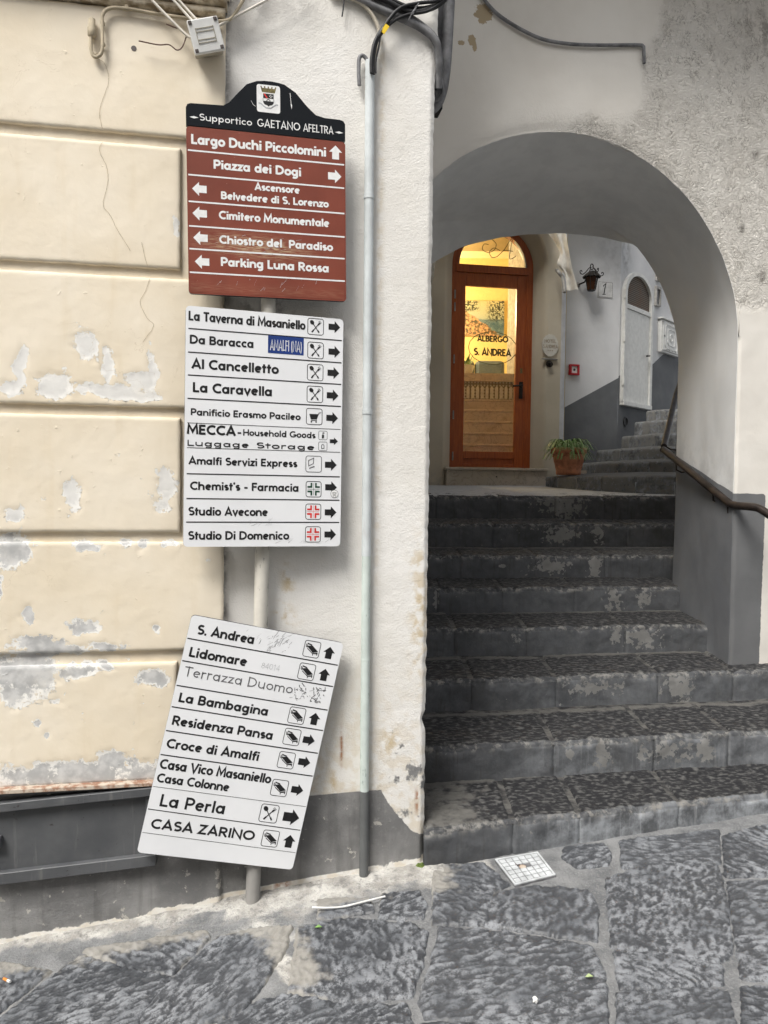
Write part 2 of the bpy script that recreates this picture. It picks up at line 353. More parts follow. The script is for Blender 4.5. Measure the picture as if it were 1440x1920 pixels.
def m_metal_grey():
    t = NT('grey_painted_steel')
    c = t.mix(t.rng(t.noise(6, 5), 0.3, 0.7), (0.072, 0.075, 0.080), (0.105, 0.108, 0.113))
    ch = t.rng(t.noise(40, 5, 0.65), 0.66, 0.70); c = t.mix(ch, c, (0.045, 0.04, 0.04))
    st = t.rng(t.noise(9, 4, vec=t.scaled((5, 5, 0.5))), 0.58, 0.75, 0, 0.35); c = t.mix(st, c, (0.24, 0.235, 0.225))
    return t.done(c, 0.5, t.bump(t.noise(70, 3), 0.15, 0.003), spec=0.4)
def m_rust():
    t = NT('rusty_paint'); c = t.mix(t.rng(t.noise(30, 5, 0.65), 0.42, 0.6), (0.52, 0.45, 0.37), (0.30, 0.17, 0.115))
    return t.done(c, 0.8, t.bump(t.noise(80, 3), 0.4, 0.003), spec=0.2)
def m_pipe(name, c, chip=(0.2, 0.2, 0.2), amt=0.7):
    t = NT(name); cc = t.mix(t.rng(t.noise(9, 4), 0.3, 0.7), c, tuple(x * 0.82 for x in c))
    ch = t.rng(t.noise(34, 5, 0.65, vec=t.scaled((1, 1, 0.35))), 0.60, 0.66, 0, amt); cc = t.mix(ch, cc, chip)
    return t.done(cc, 0.6, t.bump(t.noise(70, 3), 0.25, 0.003), spec=0.35)
def m_painting():
    t = NT('canvas_print'); z = t.attr('v'); x = t.attr('u')
    n = t.noise(9, 5, 0.65); skyc = t.mix(z, (0.20, 0.34, 0.42), (0.55, 0.52, 0.30))
    sea = t.mix(t.rng(n, 0.4, 0.6), (0.06, 0.12, 0.17), (0.16, 0.24, 0.28))
    hill = t.mix(t.rng(t.noise(26, 4), 0.4, 0.62), (0.10, 0.09, 0.06), (0.62, 0.36, 0.20))
    c = t.mix(t.rng(t.math('ADD', z, t.math('MULTIPLY', n, 0.1)), 0.50, 0.54), sea, skyc)
    hm = t.rng(t.math('ADD', t.math('ADD', t.math('MULTIPLY', x, 0.9), z), t.math('MULTIPLY', n, 0.25)), 1.0, 0.95)
    c = t.mix(hm, c, hill)
    tr = t.math('MULTIPLY', t.rng(t.noise(34, 5, 0.7), 0.46, 0.52), t.math('MAXIMUM', t.math('MULTIPLY', t.rng(x, 0.55, 0.75), t.rng(z, 0.35, 0.5)), t.math('MULTIPLY', t.rng(x, 0.5, 0.35), t.rng(z, 0.66, 0.75))))
    c = t.mix(tr, c, (0.045, 0.05, 0.03))
    return t.done(c, 0.7)
def m_leaf():
    t = NT('spider_plant_leaf'); c = t.mix(t.rand(), (0.16, 0.29, 0.08), (0.28, 0.42, 0.15)); c = t.mix(t.rng(t.noise(30, 2), 0.5, 0.6, 0, 0.6), c, (0.48, 0.52, 0.30))
    return t.done(c, 0.5)
def m_mesh():
    t = NT('vent_mesh'); w = t.n('ShaderNodeTexWave'); w.bands_direction = 'Z'; t.l(t.co, w.inputs['Vector']); w.inputs['Scale'].default_value = 14
    c = t.mix(w.outputs['Fac'], (0.035, 0.025, 0.018), (0.16, 0.135, 0.11)); c = t.mix(t.rng(t.noise(7, 4), 0.4, 0.7, 0, 0.5), c, (0.12, 0.06, 0.03)); return t.done(c, 0.7)
def m_tiles():
    t = NT('majolica_frieze'); w = t.voro(26, 'F1', rand=0.0); c = t.mix(t.rng(w, 0.25, 0.4), (0.42, 0.40, 0.34), (0.16, 0.125, 0.08)); return t.done(c, 0.35)
MAT = dict(yellow=m_yellow(), pier=m_pier(), arch=m_arch(), inner=m_inner(), stone=m_stone(), mortar=m_mortar(), step=m_step(), wood=m_wood(),
    alley=m_inner('alley_paint', (0.50, 0.505, 0.51), (0.59, 0.592, 0.594), (0.10, 0.105, 0.112), (0.13, 0.135, 0.14)),
    marble=m_marble('sill_marble', (0.40, 0.345, 0.27), (0.50, 0.44, 0.36)), marble2=m_marble('stair_marble', (0.42, 0.35, 0.28), (0.52, 0.44, 0.36)),
    glass=m_glass(), white_sign=m_signface('white_enamel', (0.80, 0.81, 0.825)), black_sign=m_signface('black_enamel', (0.010, 0.012, 0.015), 0.12, 0.15),
    brown=m_brownsign(), steel=m_metal_grey(), rust=m_rust(), rim=plain('sign_rim', (0.045, 0.045, 0.05), 0.5),
    ink=plain('black_lettering', (0.012, 0.012, 0.013), 0.45, var=0.3, scale=60), white_ink=plain('white_lettering', (0.80, 0.80, 0.79), 0.45, var=0.06, scale=60),
    red=plain('red_print', (0.62, 0.035, 0.03), 0.5), green=plain('green_print', (0.012, 0.055, 0.03), 0.5), blue=plain('blue_print', (0.012, 0.04, 0.19), 0.45),
    pale_ink=plain('pale_ink', (0.42, 0.43, 0.44), 0.5, var=0.3), worn_ink=plain('worn_ink', (0.10, 0.10, 0.105), 0.5, var=0.6, scale=90), gold=plain('dull_gold', (0.16, 0.13, 0.05), 0.5, var=0.4, scale=200),
    pole=m_pipe('pole_cream_paint', (0.66, 0.63, 0.56), (0.12, 0.11, 0.10), 0.6), pole_low=m_pipe('galvanised_pole', (0.30, 0.29, 0.275), (0.14, 0.135, 0.13), 0.6),
    conduit_top=m_pipe('conduit_white', (0.62, 0.66, 0.665), (0.5, 0.5, 0.5), 0.4), conduit_mid=m_pipe('conduit_mint', (0.60, 0.67, 0.63), (0.24, 0.30, 0.28), 0.7), conduit_low=m_pipe('conduit_grey', (0.13, 0.135, 0.135), (0.34, 0.34, 0.33), 0.6),
    cable_black=plain('black_cable', (0.014, 0.014, 0.015), 0.5), cable_grey=plain('grey_cable', (0.16, 0.16, 0.165), 0.6, var=0.35), cable_white=plain('white_cable', (0.66, 0.62, 0.55), 0.55), cable_cream=plain('cream_cable', (0.42, 0.38, 0.31), 0.7),
    wire_brown=plain('brown_wire', (0.10, 0.05, 0.035), 0.5), plastic=plain('white_plastic', (0.74, 0.74, 0.72), 0.5, var=0.05), plastic_dark=plain('dirty_plastic', (0.36, 0.335, 0.27), 0.6), screw=plain('dark_screw', (0.10, 0.085, 0.08), 0.6),
    painted=plain('painted_over', (0.45, 0.385, 0.28), 0.8, var=0.2, bump=0.3), yellow_tag=plain('yellow_label', (0.75, 0.52, 0.02), 0.5), crack=plain('crack_dark', (0.36, 0.28, 0.18), 0.9, var=0.4, scale=90),
    iron=plain('dark_iron', (0.028, 0.024, 0.021), 0.45, 0.6, var=0.4), rail=plain('brown_rail', (0.030, 0.022, 0.018), 0.42, 0.3, var=0.45, bump=0.15), olive=m_inner('hotel_plaster', (0.45, 0.40, 0.31), (0.53, 0.475, 0.375)),
    terracotta=plain('terracotta', (0.46, 0.19, 0.10), 0.75, var=0.25, bump=0.25), soil=plain('soil', (0.03, 0.022, 0.016), 0.9), leaf=m_leaf(), awning=plain('awning_canvas', (0.78, 0.76, 0.70), 0.8, var=0.1), bracket=plain('grey_bracket', (0.30, 0.29, 0.27), 0.6, var=0.25),
    fire_red=plain('call_point_red', (0.42, 0.012, 0.018), 0.45), ceramic=plain('ceramic_white', (0.58, 0.56, 0.50), 0.35, var=0.08), cover=plain('cover_glaze', (0.52, 0.535, 0.545), 0.5, var=0.2), plaque=plain('marble_plaque', (0.50, 0.50, 0.49), 0.5), door_white=plain('white_steel_door', (0.60, 0.60, 0.575), 0.5, var=0.07), vent=m_mesh(),
    amber=plain('amber_glass', (0.05, 0.018, 0.008), 0.2), room=plain('room_yellow', (0.78, 0.62, 0.27), 0.8, var=0.04), room2=plain('room_beige', (0.60, 0.50, 0.30), 0.8, var=0.05), sofa=plain('blue_grey_leather', (0.10, 0.13, 0.15), 0.45), painting=m_painting(), tiles=m_tiles(),
    olive_ink=plain('olive_lettering', (0.06, 0.055, 0.02), 0.5), brown_ink=plain('brown_lettering', (0.22, 0.15, 0.07), 0.5), litter=plain('litter_white', (0.7, 0.7, 0.68), 0.6), orange=plain('filter_orange', (0.7, 0.25, 0.05), 0.7), moss=plain('moss', (0.10, 0.14, 0.03), 0.9, var=0.4, bump=0.5, scale=80), facade=plain('far_plaster', (0.64, 0.60, 0.54), 0.85, var=0.1), stone_plain=plain('grey_concrete', (0.42, 0.43, 0.44), 0.7, var=0.15, bump=0.4))

# ------------------------------------------------------------------ stroke lettering
def arc(cx, cy, rx, ry, a0, a1):
    n = max(3, int(abs(a1 - a0) / 20)); return [(cx + rx * math.cos(R(a0 + (a1 - a0) * i / n)), cy + ry * math.sin(R(a0 + (a1 - a0) * i / n))) for i in range(n + 1)]
O_ = lambda cx, rx=.21: arc(cx, .35, rx, .26, 0, 360)
G = {
 'a': (.66, [O_(.29, .2), [(.51, .70), (.51, 0)]]), 'b': (.66, [[(.1, 1), (.1, 0)], O_(.33, .2)]), 'c': (.54, [arc(.31, .35, .22, .26, 48, 312)]),
 'd': (.68, [[(.54, 1), (.54, 0)], O_(.31, .2)]), 'e': (.61, [[(.12, .34), (.51, .40)], arc(.31, .35, .21, .26, 12, 312)]),
 'f': (.40, [arc(.33, .79, .15, .13, 65, 180) + [(.18, 0)], [(.02, .61), (.37, .61)]]), 'g': (.66, [O_(.29, .2), [(.51, .70), (.51, -.05)] + arc(.30, -.05, .21, .16, 0, -140)]),
 'h': (.66, [[(.1, 1), (.1, 0)], [(.1, .40)] + arc(.32, .40, .21, .21, 180, 0) + [(.53, 0)]]), 'i': (.25, [[(.12, .69), (.12, 0)], [(.12, .99), (.12, .81)]]),
 'k': (.56, [[(.1, 1), (.1, 0)], [(.12, .30), (.47, .69)], [(.24, .42), (.51, 0)]]), 'l': (.25, [[(.12, 1), (.12, 0)]]),
 'm': (.92, [[(.1, .69), (.1, 0)], [(.1, .42)] + arc(.275, .42, .175, .19, 180, 0) + [(.45, 0)], [(.45, .42)] + arc(.63, .42, .175, .19, 180, 0) + [(.805, 0)]]),
 'n': (.65, [[(.1, .69), (.1, 0)], [(.1, .40)] + arc(.32, .40, .21, .21, 180, 0) + [(.53, 0)]]), 'o': (.62, [O_(.31, .22)]),
 'p': (.66, [[(.1, .69), (.1, -.28)], O_(.33, .2)]), 'r': (.44, [[(.1, .69), (.1, 0)], [(.1, .40)] + arc(.29, .40, .19, .21, 180, 62)]),
 's': (.47, [arc(.24, .475, .14, .135, 40, 262) + arc(.23, .225, .15, .135, 82, -135)]), 't': (.40, [[(.18, .92), (.18, 0)], [(.02, .61), (.37, .61)]]),
 'u': (.65, [[(.1, .69), (.1, .30)] + arc(.31, .30, .21, .21, 180, 360) + [(.52, .69)], [(.52, .40), (.52, 0)]]), 'v': (.57, [[(.06, .69), (.28, .05), (.50, .69)]]),
 'x': (.55, [[(.06, .69), (.47, 0)], [(.47, .69), (.06, 0)]]), 'z': (.50, [[(.04, .61), (.41, .61), (.08, .09), (.46, .09)]]),
 'A': (.80, [[(.08, 0), (.40, .95), (.72, 0)], [(.20, .29), (.60, .29)]]), 'B': (.68, [[(.11, 0), (.11, 1)], [(.11, .91)] + arc(.33, .71, .19, .20, 90, -90) + [(.11, .51)], [(.11, .51)] + arc(.35, .30, .21, .21, 90, -90) + [(.11, .09)]]),
 'C': (.76, [arc(.46, .5, .36, .41, 50, 310)]), 'D': (.80, [[(.11, 0), (.11, 1)], [(.11, .91), (.25, .91)] + arc(.30, .5, .38, .41, 90, -90) + [(.11, .09)]]),
 'E': (.60, [[(.11, 0), (.11, 1)], [(.11, .91), (.53, .91)], [(.11, .5), (.49, .5)], [(.11, .09), (.54, .09)]]), 'F': (.57, [[(.11, 0), (.11, 1)], [(.11, .91), (.53, .91)], [(.11, .5), (.49, .5)]]),
 'G': (.88, [arc(.46, .5, .36, .41, 48, 345) + [(.80, .42)], [(.50, .42), (.86, .42)]]), 'H': (.76, [[(.11, 0), (.11, 1)], [(.65, 0), (.65, 1)], [(.11, .5), (.65, .5)]]), 'I': (.24, [[(.12, 0), (.12, 1)]]),
 'L': (.56, [[(.11, 1), (.11, 0)], [(.11, .09), (.52, .09)]]), 'M': (.92, [[(.10, 0), (.16, .98), (.46, .25), (.76, .98), (.82, 0)]]), 'N': (.80, [[(.11, 0), (.11, .97), (.68, .04), (.68, 1)]]),
 'O': (.92, [arc(.46, .5, .36, .41, 0, 360)]), 'P': (.65, [[(.11, 0), (.11, 1)], [(.11, .91)] + arc(.33, .67, .22, .24, 90, -90) + [(.11, .43)]]),
 'R': (.69, [[(.11, 0), (.11, 1)], [(.11, .91)] + arc(.33, .69, .21, .22, 90, -90) + [(.11, .47)], [(.30, .47), (.60, 0)]]), 'S': (.62, [arc(.32, .71, .21, .20, 38, 262) + arc(.31, .30, .23, .21, 82, -140)]),
 'T': (.66, [[(.33, 0), (.33, 1)], [(.03, .91), (.63, .91)]]), 'V': (.74, [[(.06, 1), (.37, .04), (.68, 1)]]), 'Z': (.66, [[(.07, .91), (.55, .91), (.09, .09), (.60, .09)]]),
 '.': (.26, [[(.05, .09), (.21, .09)]]), '-': (.44, [[(.06, .36), (.38, .36)]]), "'": (.22, [[(.13, 1), (.07, .74)]]), ' ': (.32, []), '(': (.34, [arc(.36, .42, .22, .6, 120, 240)]), ')': (.34, [arc(-.02, .42, .22, .6, 60, -60)]),
 '1': (.5, [[(.12, .74), (.30, .95), (.30, 0)]]), '4': (.66, [[(.46, 0), (.46, .95), (.08, .28), (.62, .28)]]), '0': (.68, [arc(.34, .5, .25, .41, 0, 360)]), '8': (.64, [arc(.32, .72, .19, .19, 0, 360), arc(.32, .29, .23, .21, 0, 360)]),
}
class Flat:
    """flat print: polygons in a plane, each a hair above the last"""
    def __init__(s): s.bm = bmesh.new(); s.d = 0.0; s.q = []
    def poly(s, pts): s.q.append(('p', pts))
    def rib(s, pts, w):
        p = [Vector(a) for i, a in enumerate(pts) if i == 0 or (Vector(a) - Vector(pts[i - 1])).length > 1e-6]
        closed = (p[0] - p[-1]).length < 1e-6; L = []; n = len(p)
        for i in range(n):
            a = p[i] - p[i - 1] if i > 0 else (p[0] - p[-2] if closed else p[1] - p[0])
            b = p[i + 1] - p[i] if i < n - 1 else (p[1] - p[0] if closed else p[-1] - p[-2])
            a = a.normalized(); b = b.normalized(); na = Vector((-a.y, a.x)); nb = Vector((-b.y, b.x)); m = (na + nb)
            if m.length < 1e-3: m = nb
            m.normalize(); k = min(2.2, 1.0 / max(0.3, m.dot(nb))); L.append((p[i] + m * k * w / 2, p[i] - m * k * w / 2))
        s.q.append(('r', L))
    def text(s, txt, x, y, width, cap, w=.18, slant=0.0):
        adv = sum(G[c][0] for c in txt); k = width / adv; X = x
        for c in txt:
            a, st = G[c]
            for pts in st: s.rib([(X + px * k + slant * py * cap, y + py * cap) for px, py in pts], w * (min(k, cap) * .75 + max(k, cap) * .25))
            X += a * k
    def ring(s, cx, cy, size, r_, w):
        h = size / 2; p = []
        for qx, qy, a0 in ((1, 1, 0), (-1, 1, 90), (-1, -1, 180), (1, -1, 270)):
            p += arc(cx + qx * (h - r_), cy + qy * (h - r_), r_, r_, a0, a0 + 90)
        s.rib(p + [p[0]], w)
    def build(s, name, f, mat, parent, lift=0.0):
        bm = s.bm; step = 0.00004
        for i, (k, d) in enumerate(s.q):
            dd = lift + step * (i % 5)
            if k == 'p': bm.faces.new([bm.verts.new(f(x, y, dd)) for x, y in d])
            else:
                vs = [(bm.verts.new(f(a.x, a.y, dd)), bm.verts.new(f(b.x, b.y, dd))) for a, b in d]
                for (a, b), (c, e) in zip(vs, vs[1:]):
                    try: bm.faces.new((a, b, e, c))
                    except ValueError: pass
        me = bpy.data.meshes.new(name); bm.to_mesh(me); bm.free(); return link(name, me, mat, parent)
def rrect(w, h, r_):
    p = []
    for qx, qy, a0 in ((1, 1, 0), (-1, 1, 90), (-1, -1, 180), (1, -1, 270)): p += arc(qx * (w / 2 - r_), qy * (h / 2 - r_), r_, r_, a0, a0 + 90)
    return p

# ================================================================== THE SETTING
W1 = WF(0.17, 2.90, 10)       # cream house front and white pier
WA = WF(1.90, 4.17, 10)       # wall with the arch, s = 0 at the right jamb
WR = WF(1.90, 5.00, 10)       # inner end of the vault
WS = WF(1.90, 5.25, 10)       # back edge of the vault
WH = WF(1.20, 8.00, 10)       # hotel front
W2 = WF(1.93, 8.73, 16)       # lamp wall
W3 = WF(2.695, 8.95, 47.5)    # wall with the white utility door

# ---- street: one sheet of mortar and worn ground, slabs laid into it
def gz(X, Y):
    t = np.asarray(X, float) - .17; k = .25; s = .5 * (np.sqrt(t * t + k * k) + t); n = t - s
    return .052 + .115 * np.maximum(n, -6) + .04 * np.minimum(s, 6) + .01 * (np.clip(Y, -6, 6) - 2.9)
xs = np.concatenate([np.linspace(-40, -2.0, 20)[:-1], np.linspace(-2.0, 2.6, 420), np.linspace(2.6, 40, 20)[1:]])
ys = np.concatenate([np.linspace(-40, 1.5, 24)[:-1], np.linspace(1.5, 3.4, 200), np.linspace(3.4, 40, 20)[1:]])
X, Y = np.meshgrid(xs, ys, indexing='ij')
wall_d = (X - .17) * (-math.sin(R(10))) + (Y - 2.9) * math.cos(R(10))      # <0 in the street, 0 at the wall foot
skirt = np.where(X < .25, sstep(-.17, -.01, wall_d + .02 * fbm(X * 9, Y * 9)), 0)
Z = gz(X, Y) + .004 * fbm(X * 14, Y * 14, 4) + .018 * skirt ** 2 * sstep(-2.2, -1.2, X) + .006 * skirt * fbm(X * 30, Y * 30)
Z = np.where(Y > 3.6, Z - .3, Z)
pale = sstep(.45, .2, X + .1 * fbm(X * 8, Y * 8)) * (sstep(np.where(X < -.55, -.13, -.30), -.02, wall_d + .05 * fbm(X * 6, Y * 6)))
pale = np.maximum(pale, .9 * np.exp(-(((X + .36 + .5 * (Y - 2.5)) / .05) ** 2)) * sstep(2.15, 2.3, Y) * sstep(2.75, 2.6, Y))
pale = np.maximum(pale, .75 * sstep(.55, .35, X) * sstep(2.55, 2.8, Y) * sstep(-.1, .2, X))
pale = np.maximum(pale, .12 + .30 * fbm(X * 2.5, Y * 2.5) + .30 * sstep(.2, -.5, X))
street = tag(grid('street', np.stack([X, Y, Z], -1), MAT['mortar'], None, {'pale': pale}), 'street bed of pale mortar between the dark slabs', None, None, 'structure')

SLABS = [
 [(0.733, 2.994), (0.885, 3.011), (0.893, 2.95), (0.857, 2.853), (0.748, 2.843), (0.711, 2.918)],
 [(0.966, 3.033), (1.379, 3.1), (1.275, 2.845), (0.915, 2.833)],
 [(0.832, 2.754), (0.971, 2.822), (1.256, 2.814), (1.178, 2.562), (1.073, 2.304), (1.008, 2.26), (0.734, 2.36)],
 [(0.732, 2.325), (0.927, 2.297), (1.017, 2.242), (0.989, 2.171), (0.698, 2.16)],
 [(0.682, 2.132), (0.898, 2.145), (0.981, 2.125), (0.946, 1.99), (0.89, 1.845), (0.605, 1.857)],
 [(1.387, 3.053), (1.658, 3.156), (1.8, 3.172), (1.587, 2.75), (1.264, 2.749)],
 [(1.251, 2.702), (1.557, 2.697), (1.284, 2.182), (1.061, 2.184), (1.132, 2.383)],
 [(1.04, 2.139), (1.272, 2.147), (1.105, 1.821), (0.901, 1.828)],
 [(0.403, 2.672), (0.552, 2.712), (0.735, 2.68), (0.743, 2.584), (0.689, 2.387), (0.533, 2.435), (0.352, 2.497)],
 [(0.21, 2.884), (0.393, 2.891), (0.461, 2.74), (0.394, 2.673), (0.343, 2.498), (0.185, 2.512)],
 [(0.206, 2.48), (0.338, 2.459), (0.557, 2.388), (0.666, 2.355), (0.662, 2.221), (0.609, 2.004), (0.135, 2.074), (0.123, 2.14)],
 [(-0.271, 2.547), (-0.129, 2.577), (0.106, 2.521), (0.156, 2.464), (0.133, 2.333), (0.091, 2.166), (-0.106, 2.168), (-0.26, 2.235)],
 [(0.013, 2.715), (0.141, 2.715), (0.16, 2.626), (0.143, 2.557), (0.008, 2.575)],
 [(-0.213, 2.717), (-0.04, 2.688), (-0.02, 2.611), (-0.204, 2.609)],
 [(-0.541, 2.546), (-0.419, 2.572), (-0.3, 2.561), (-0.312, 2.423), (-0.356, 2.273), (-0.397, 2.163), (-0.632, 2.079), (-0.687, 2.182), (-0.632, 2.352)],
 [(-0.991, 2.545), (-0.816, 2.561), (-0.596, 2.592), (-0.578, 2.552), (-0.648, 2.381), (-0.757, 2.405)],
 [(-1.037, 2.422), (-0.994, 2.508), (-0.757, 2.389), (-0.647, 2.347), (-0.701, 2.179), (-0.652, 2.072), (-0.716, 1.985), (-1.111, 2.035), (-1.122, 2.232)],
 [(-1.399, 2.567), (-1.278, 2.525), (-1.07, 2.446), (-1.152, 2.259), (-1.206, 2.21)],
 [(-0.355, 2.191), (-0.266, 2.217), (-0.104, 2.145), (0.077, 2.123), (0.101, 1.977), (0.071, 1.889), (-0.57, 1.966), (-0.608, 2.046), (-0.406, 2.132)],
 [(0.119, 2.045), (0.419, 2.023), (0.616, 1.984), (0.58, 1.841), (0.104, 1.869)],
 [(1.85, 3.2), (2.35, 3.28), (2.2, 2.75), (1.63, 2.74)], [(1.60, 2.70), (2.1, 2.70), (1.85, 2.15), (1.32, 2.15)],
 [(-1.95, 2.50), (-1.44, 2.55), (-1.25, 2.19), (-1.8, 2.12)],
]
def sdist(poly, X, Y):
    """signed distance to a polygon, positive inside"""
    n = len(poly); d = np.full(X.shape, 1e9); ins = np.zeros(X.shape, bool)
    for i in range(n):
        (ax, ay), (bx, by) = poly[i], poly[(i + 1) % n]; ex, ey = bx - ax, by - ay
        t = np.clip(((X - ax) * ex + (Y - ay) * ey) / (ex * ex + ey * ey), 0, 1)
        d = np.minimum(d, np.hypot(X - ax - t * ex, Y - ay - t * ey))
        c = ((ay > Y) != (by > Y)) & (X < (bx - ax) * (Y - ay) / (by - ay + 1e-12) + ax); ins ^= c
    return np.where(ins, d, -d)
for i, pl in enumerate(SLABS):
    pl = np.array(pl); x0, y0 = pl.min(0) - .03; x1, y1 = pl.max(0) + .03
    res = .0055
    X, Y = np.meshgrid(np.arange(x0, x1, res), np.arange(y0, y1, res), indexing='ij')
    sd_ = sdist([tuple(q) for q in pl], X, Y) + .0165 + .007 * fbm(X * 16 + i * 7, Y * 16, 3) + .004 * noise2(X * 55, Y * 55)
    ang = R([20, -25, 60, -60, 10, 100][i % 6]) + .3 * rnd.random(); u = X * math.cos(ang) + Y * math.sin(ang); v = -X * math.sin(ang) + Y * math.cos(ang)
    wx = .02 * fbm(X * 12, Y * 12 + i * 3)
    fr = 27 + 11 * rnd.random()
    ch = noise2((u + wx) * fr * .8 + i * 31, (v + wx) * fr * 1.9) * .8 + .5 * noise2((u - wx) * fr * 1.6, v * fr * 2.7 + i * 5) + .12 * noise2(X * 110, Y * 110) + .45 * fbm(X * 9 + i, Y * 9, 3)
    amp = .0048 + .002 * rnd.random()
    relief = np.clip(.5 + .55 * ch, 0, 1)
    edge = sstep(-.003, .013, sd_)
    Z = gz(X, Y) + .011 + amp * ch + .003 * fbm(X * 5 + i, Y * 5) - .028 * (1 - edge)
    m = (sd_ > -.012); mk = m[:-1, :-1] & m[1:, :-1] & m[1:, 1:] & m[:-1, 1:]
    wl = (X - .17) * (-math.sin(R(10))) + (Y - 2.9) * math.cos(R(10))
    worn = np.clip(.30 * sstep(.02, .0, sd_) + .6 * sstep(.42, .15, X + .06 * fbm(X * 7, Y * 7)) * sstep(-.30, -.12, wl) + .55 * np.exp(-(((X + .33 + .5 * (Y - 2.5)) / .09) ** 2)) * sstep(2.1, 2.3, Y), 0, 1)
    worn = np.clip(worn + .2 * sstep(.25, -.5, X) + .12 * rnd.random(), 0, 1)
    if i == 9: worn = np.clip(worn + .2, 0, 1)
    grid('paving_stone', np.stack([X, Y, Z], -1), MAT['stone'], street, {'relief': relief, 'worn': worn}, mk)

# ---- the flight under the arch
stairs = thing('stairway', (1.0, 4.2, 0.1), 'flight of worn dark stone steps rising through the arch', None, None, 'structure')
#        left end        right end      z left  z right  joints (X along the nosing)
STEPS = [((.165, 2.872), (1.67, 3.26), .200, .200, [.52, .80, 1.24]),
         ((.165, 3.28), (1.90, 3.60), .371, .371, [.77, 1.25, 1.62]),
         ((.02, 3.72), (1.90, 4.06), .542, .542, [.446, .887, 1.44, 1.87]),
         ((-.05, 4.185), (1.90, 4.47), .713, .713, [.40, .81, 1.40]),
         ((-.05, 4.58), (1.90, 4.87), .884, .884, [.33, .73, 1.19]),
         ((-.05, 4.95), (2.00, 5.25), 1.050, 1.050, [.50, 1.01, 1.50]),
         ((-.05, 5.44), (2.10, 5.80), 1.235, 1.235, [.79, 1.42, 1.82]),
         ((-.05, 5.88), (2.30, 6.28), 1.420, 1.440, [.40, .89, 1.36, 1.77])]
XR = [2.6, 2.6, 2.35, 1.96, 1.93, 2.4, 2.7, 3.0]
PEELX = [[], [(1.00, .05, .10), (1.30, .16, .07), (1.50, .05, .12), (.84, .03, .05)], [(1.08, .18, .05), (1.56, .10, .11)], [(1.34, .04, .09), (1.50, .14, .08), (.75, .04, .04)],
         [(1.45, .07, .10), (1.64, .06, .07), (.32, .02, .06)], [(1.12, .17, .07), (1.42, .05, .13), (.8, .04, .02), (1.25, .05, .04)], [(1.30, .22, .08), (1.60, .05, .10)], [(1.43, .24, .13)]]
def nose_line(k, Xv):
    (ax, ay), (bx, by), za, zb, _ = STEPS[k]; t = (Xv - ax) / (bx - ax); return ay + (by - ay) * t, za + (zb - za) * t
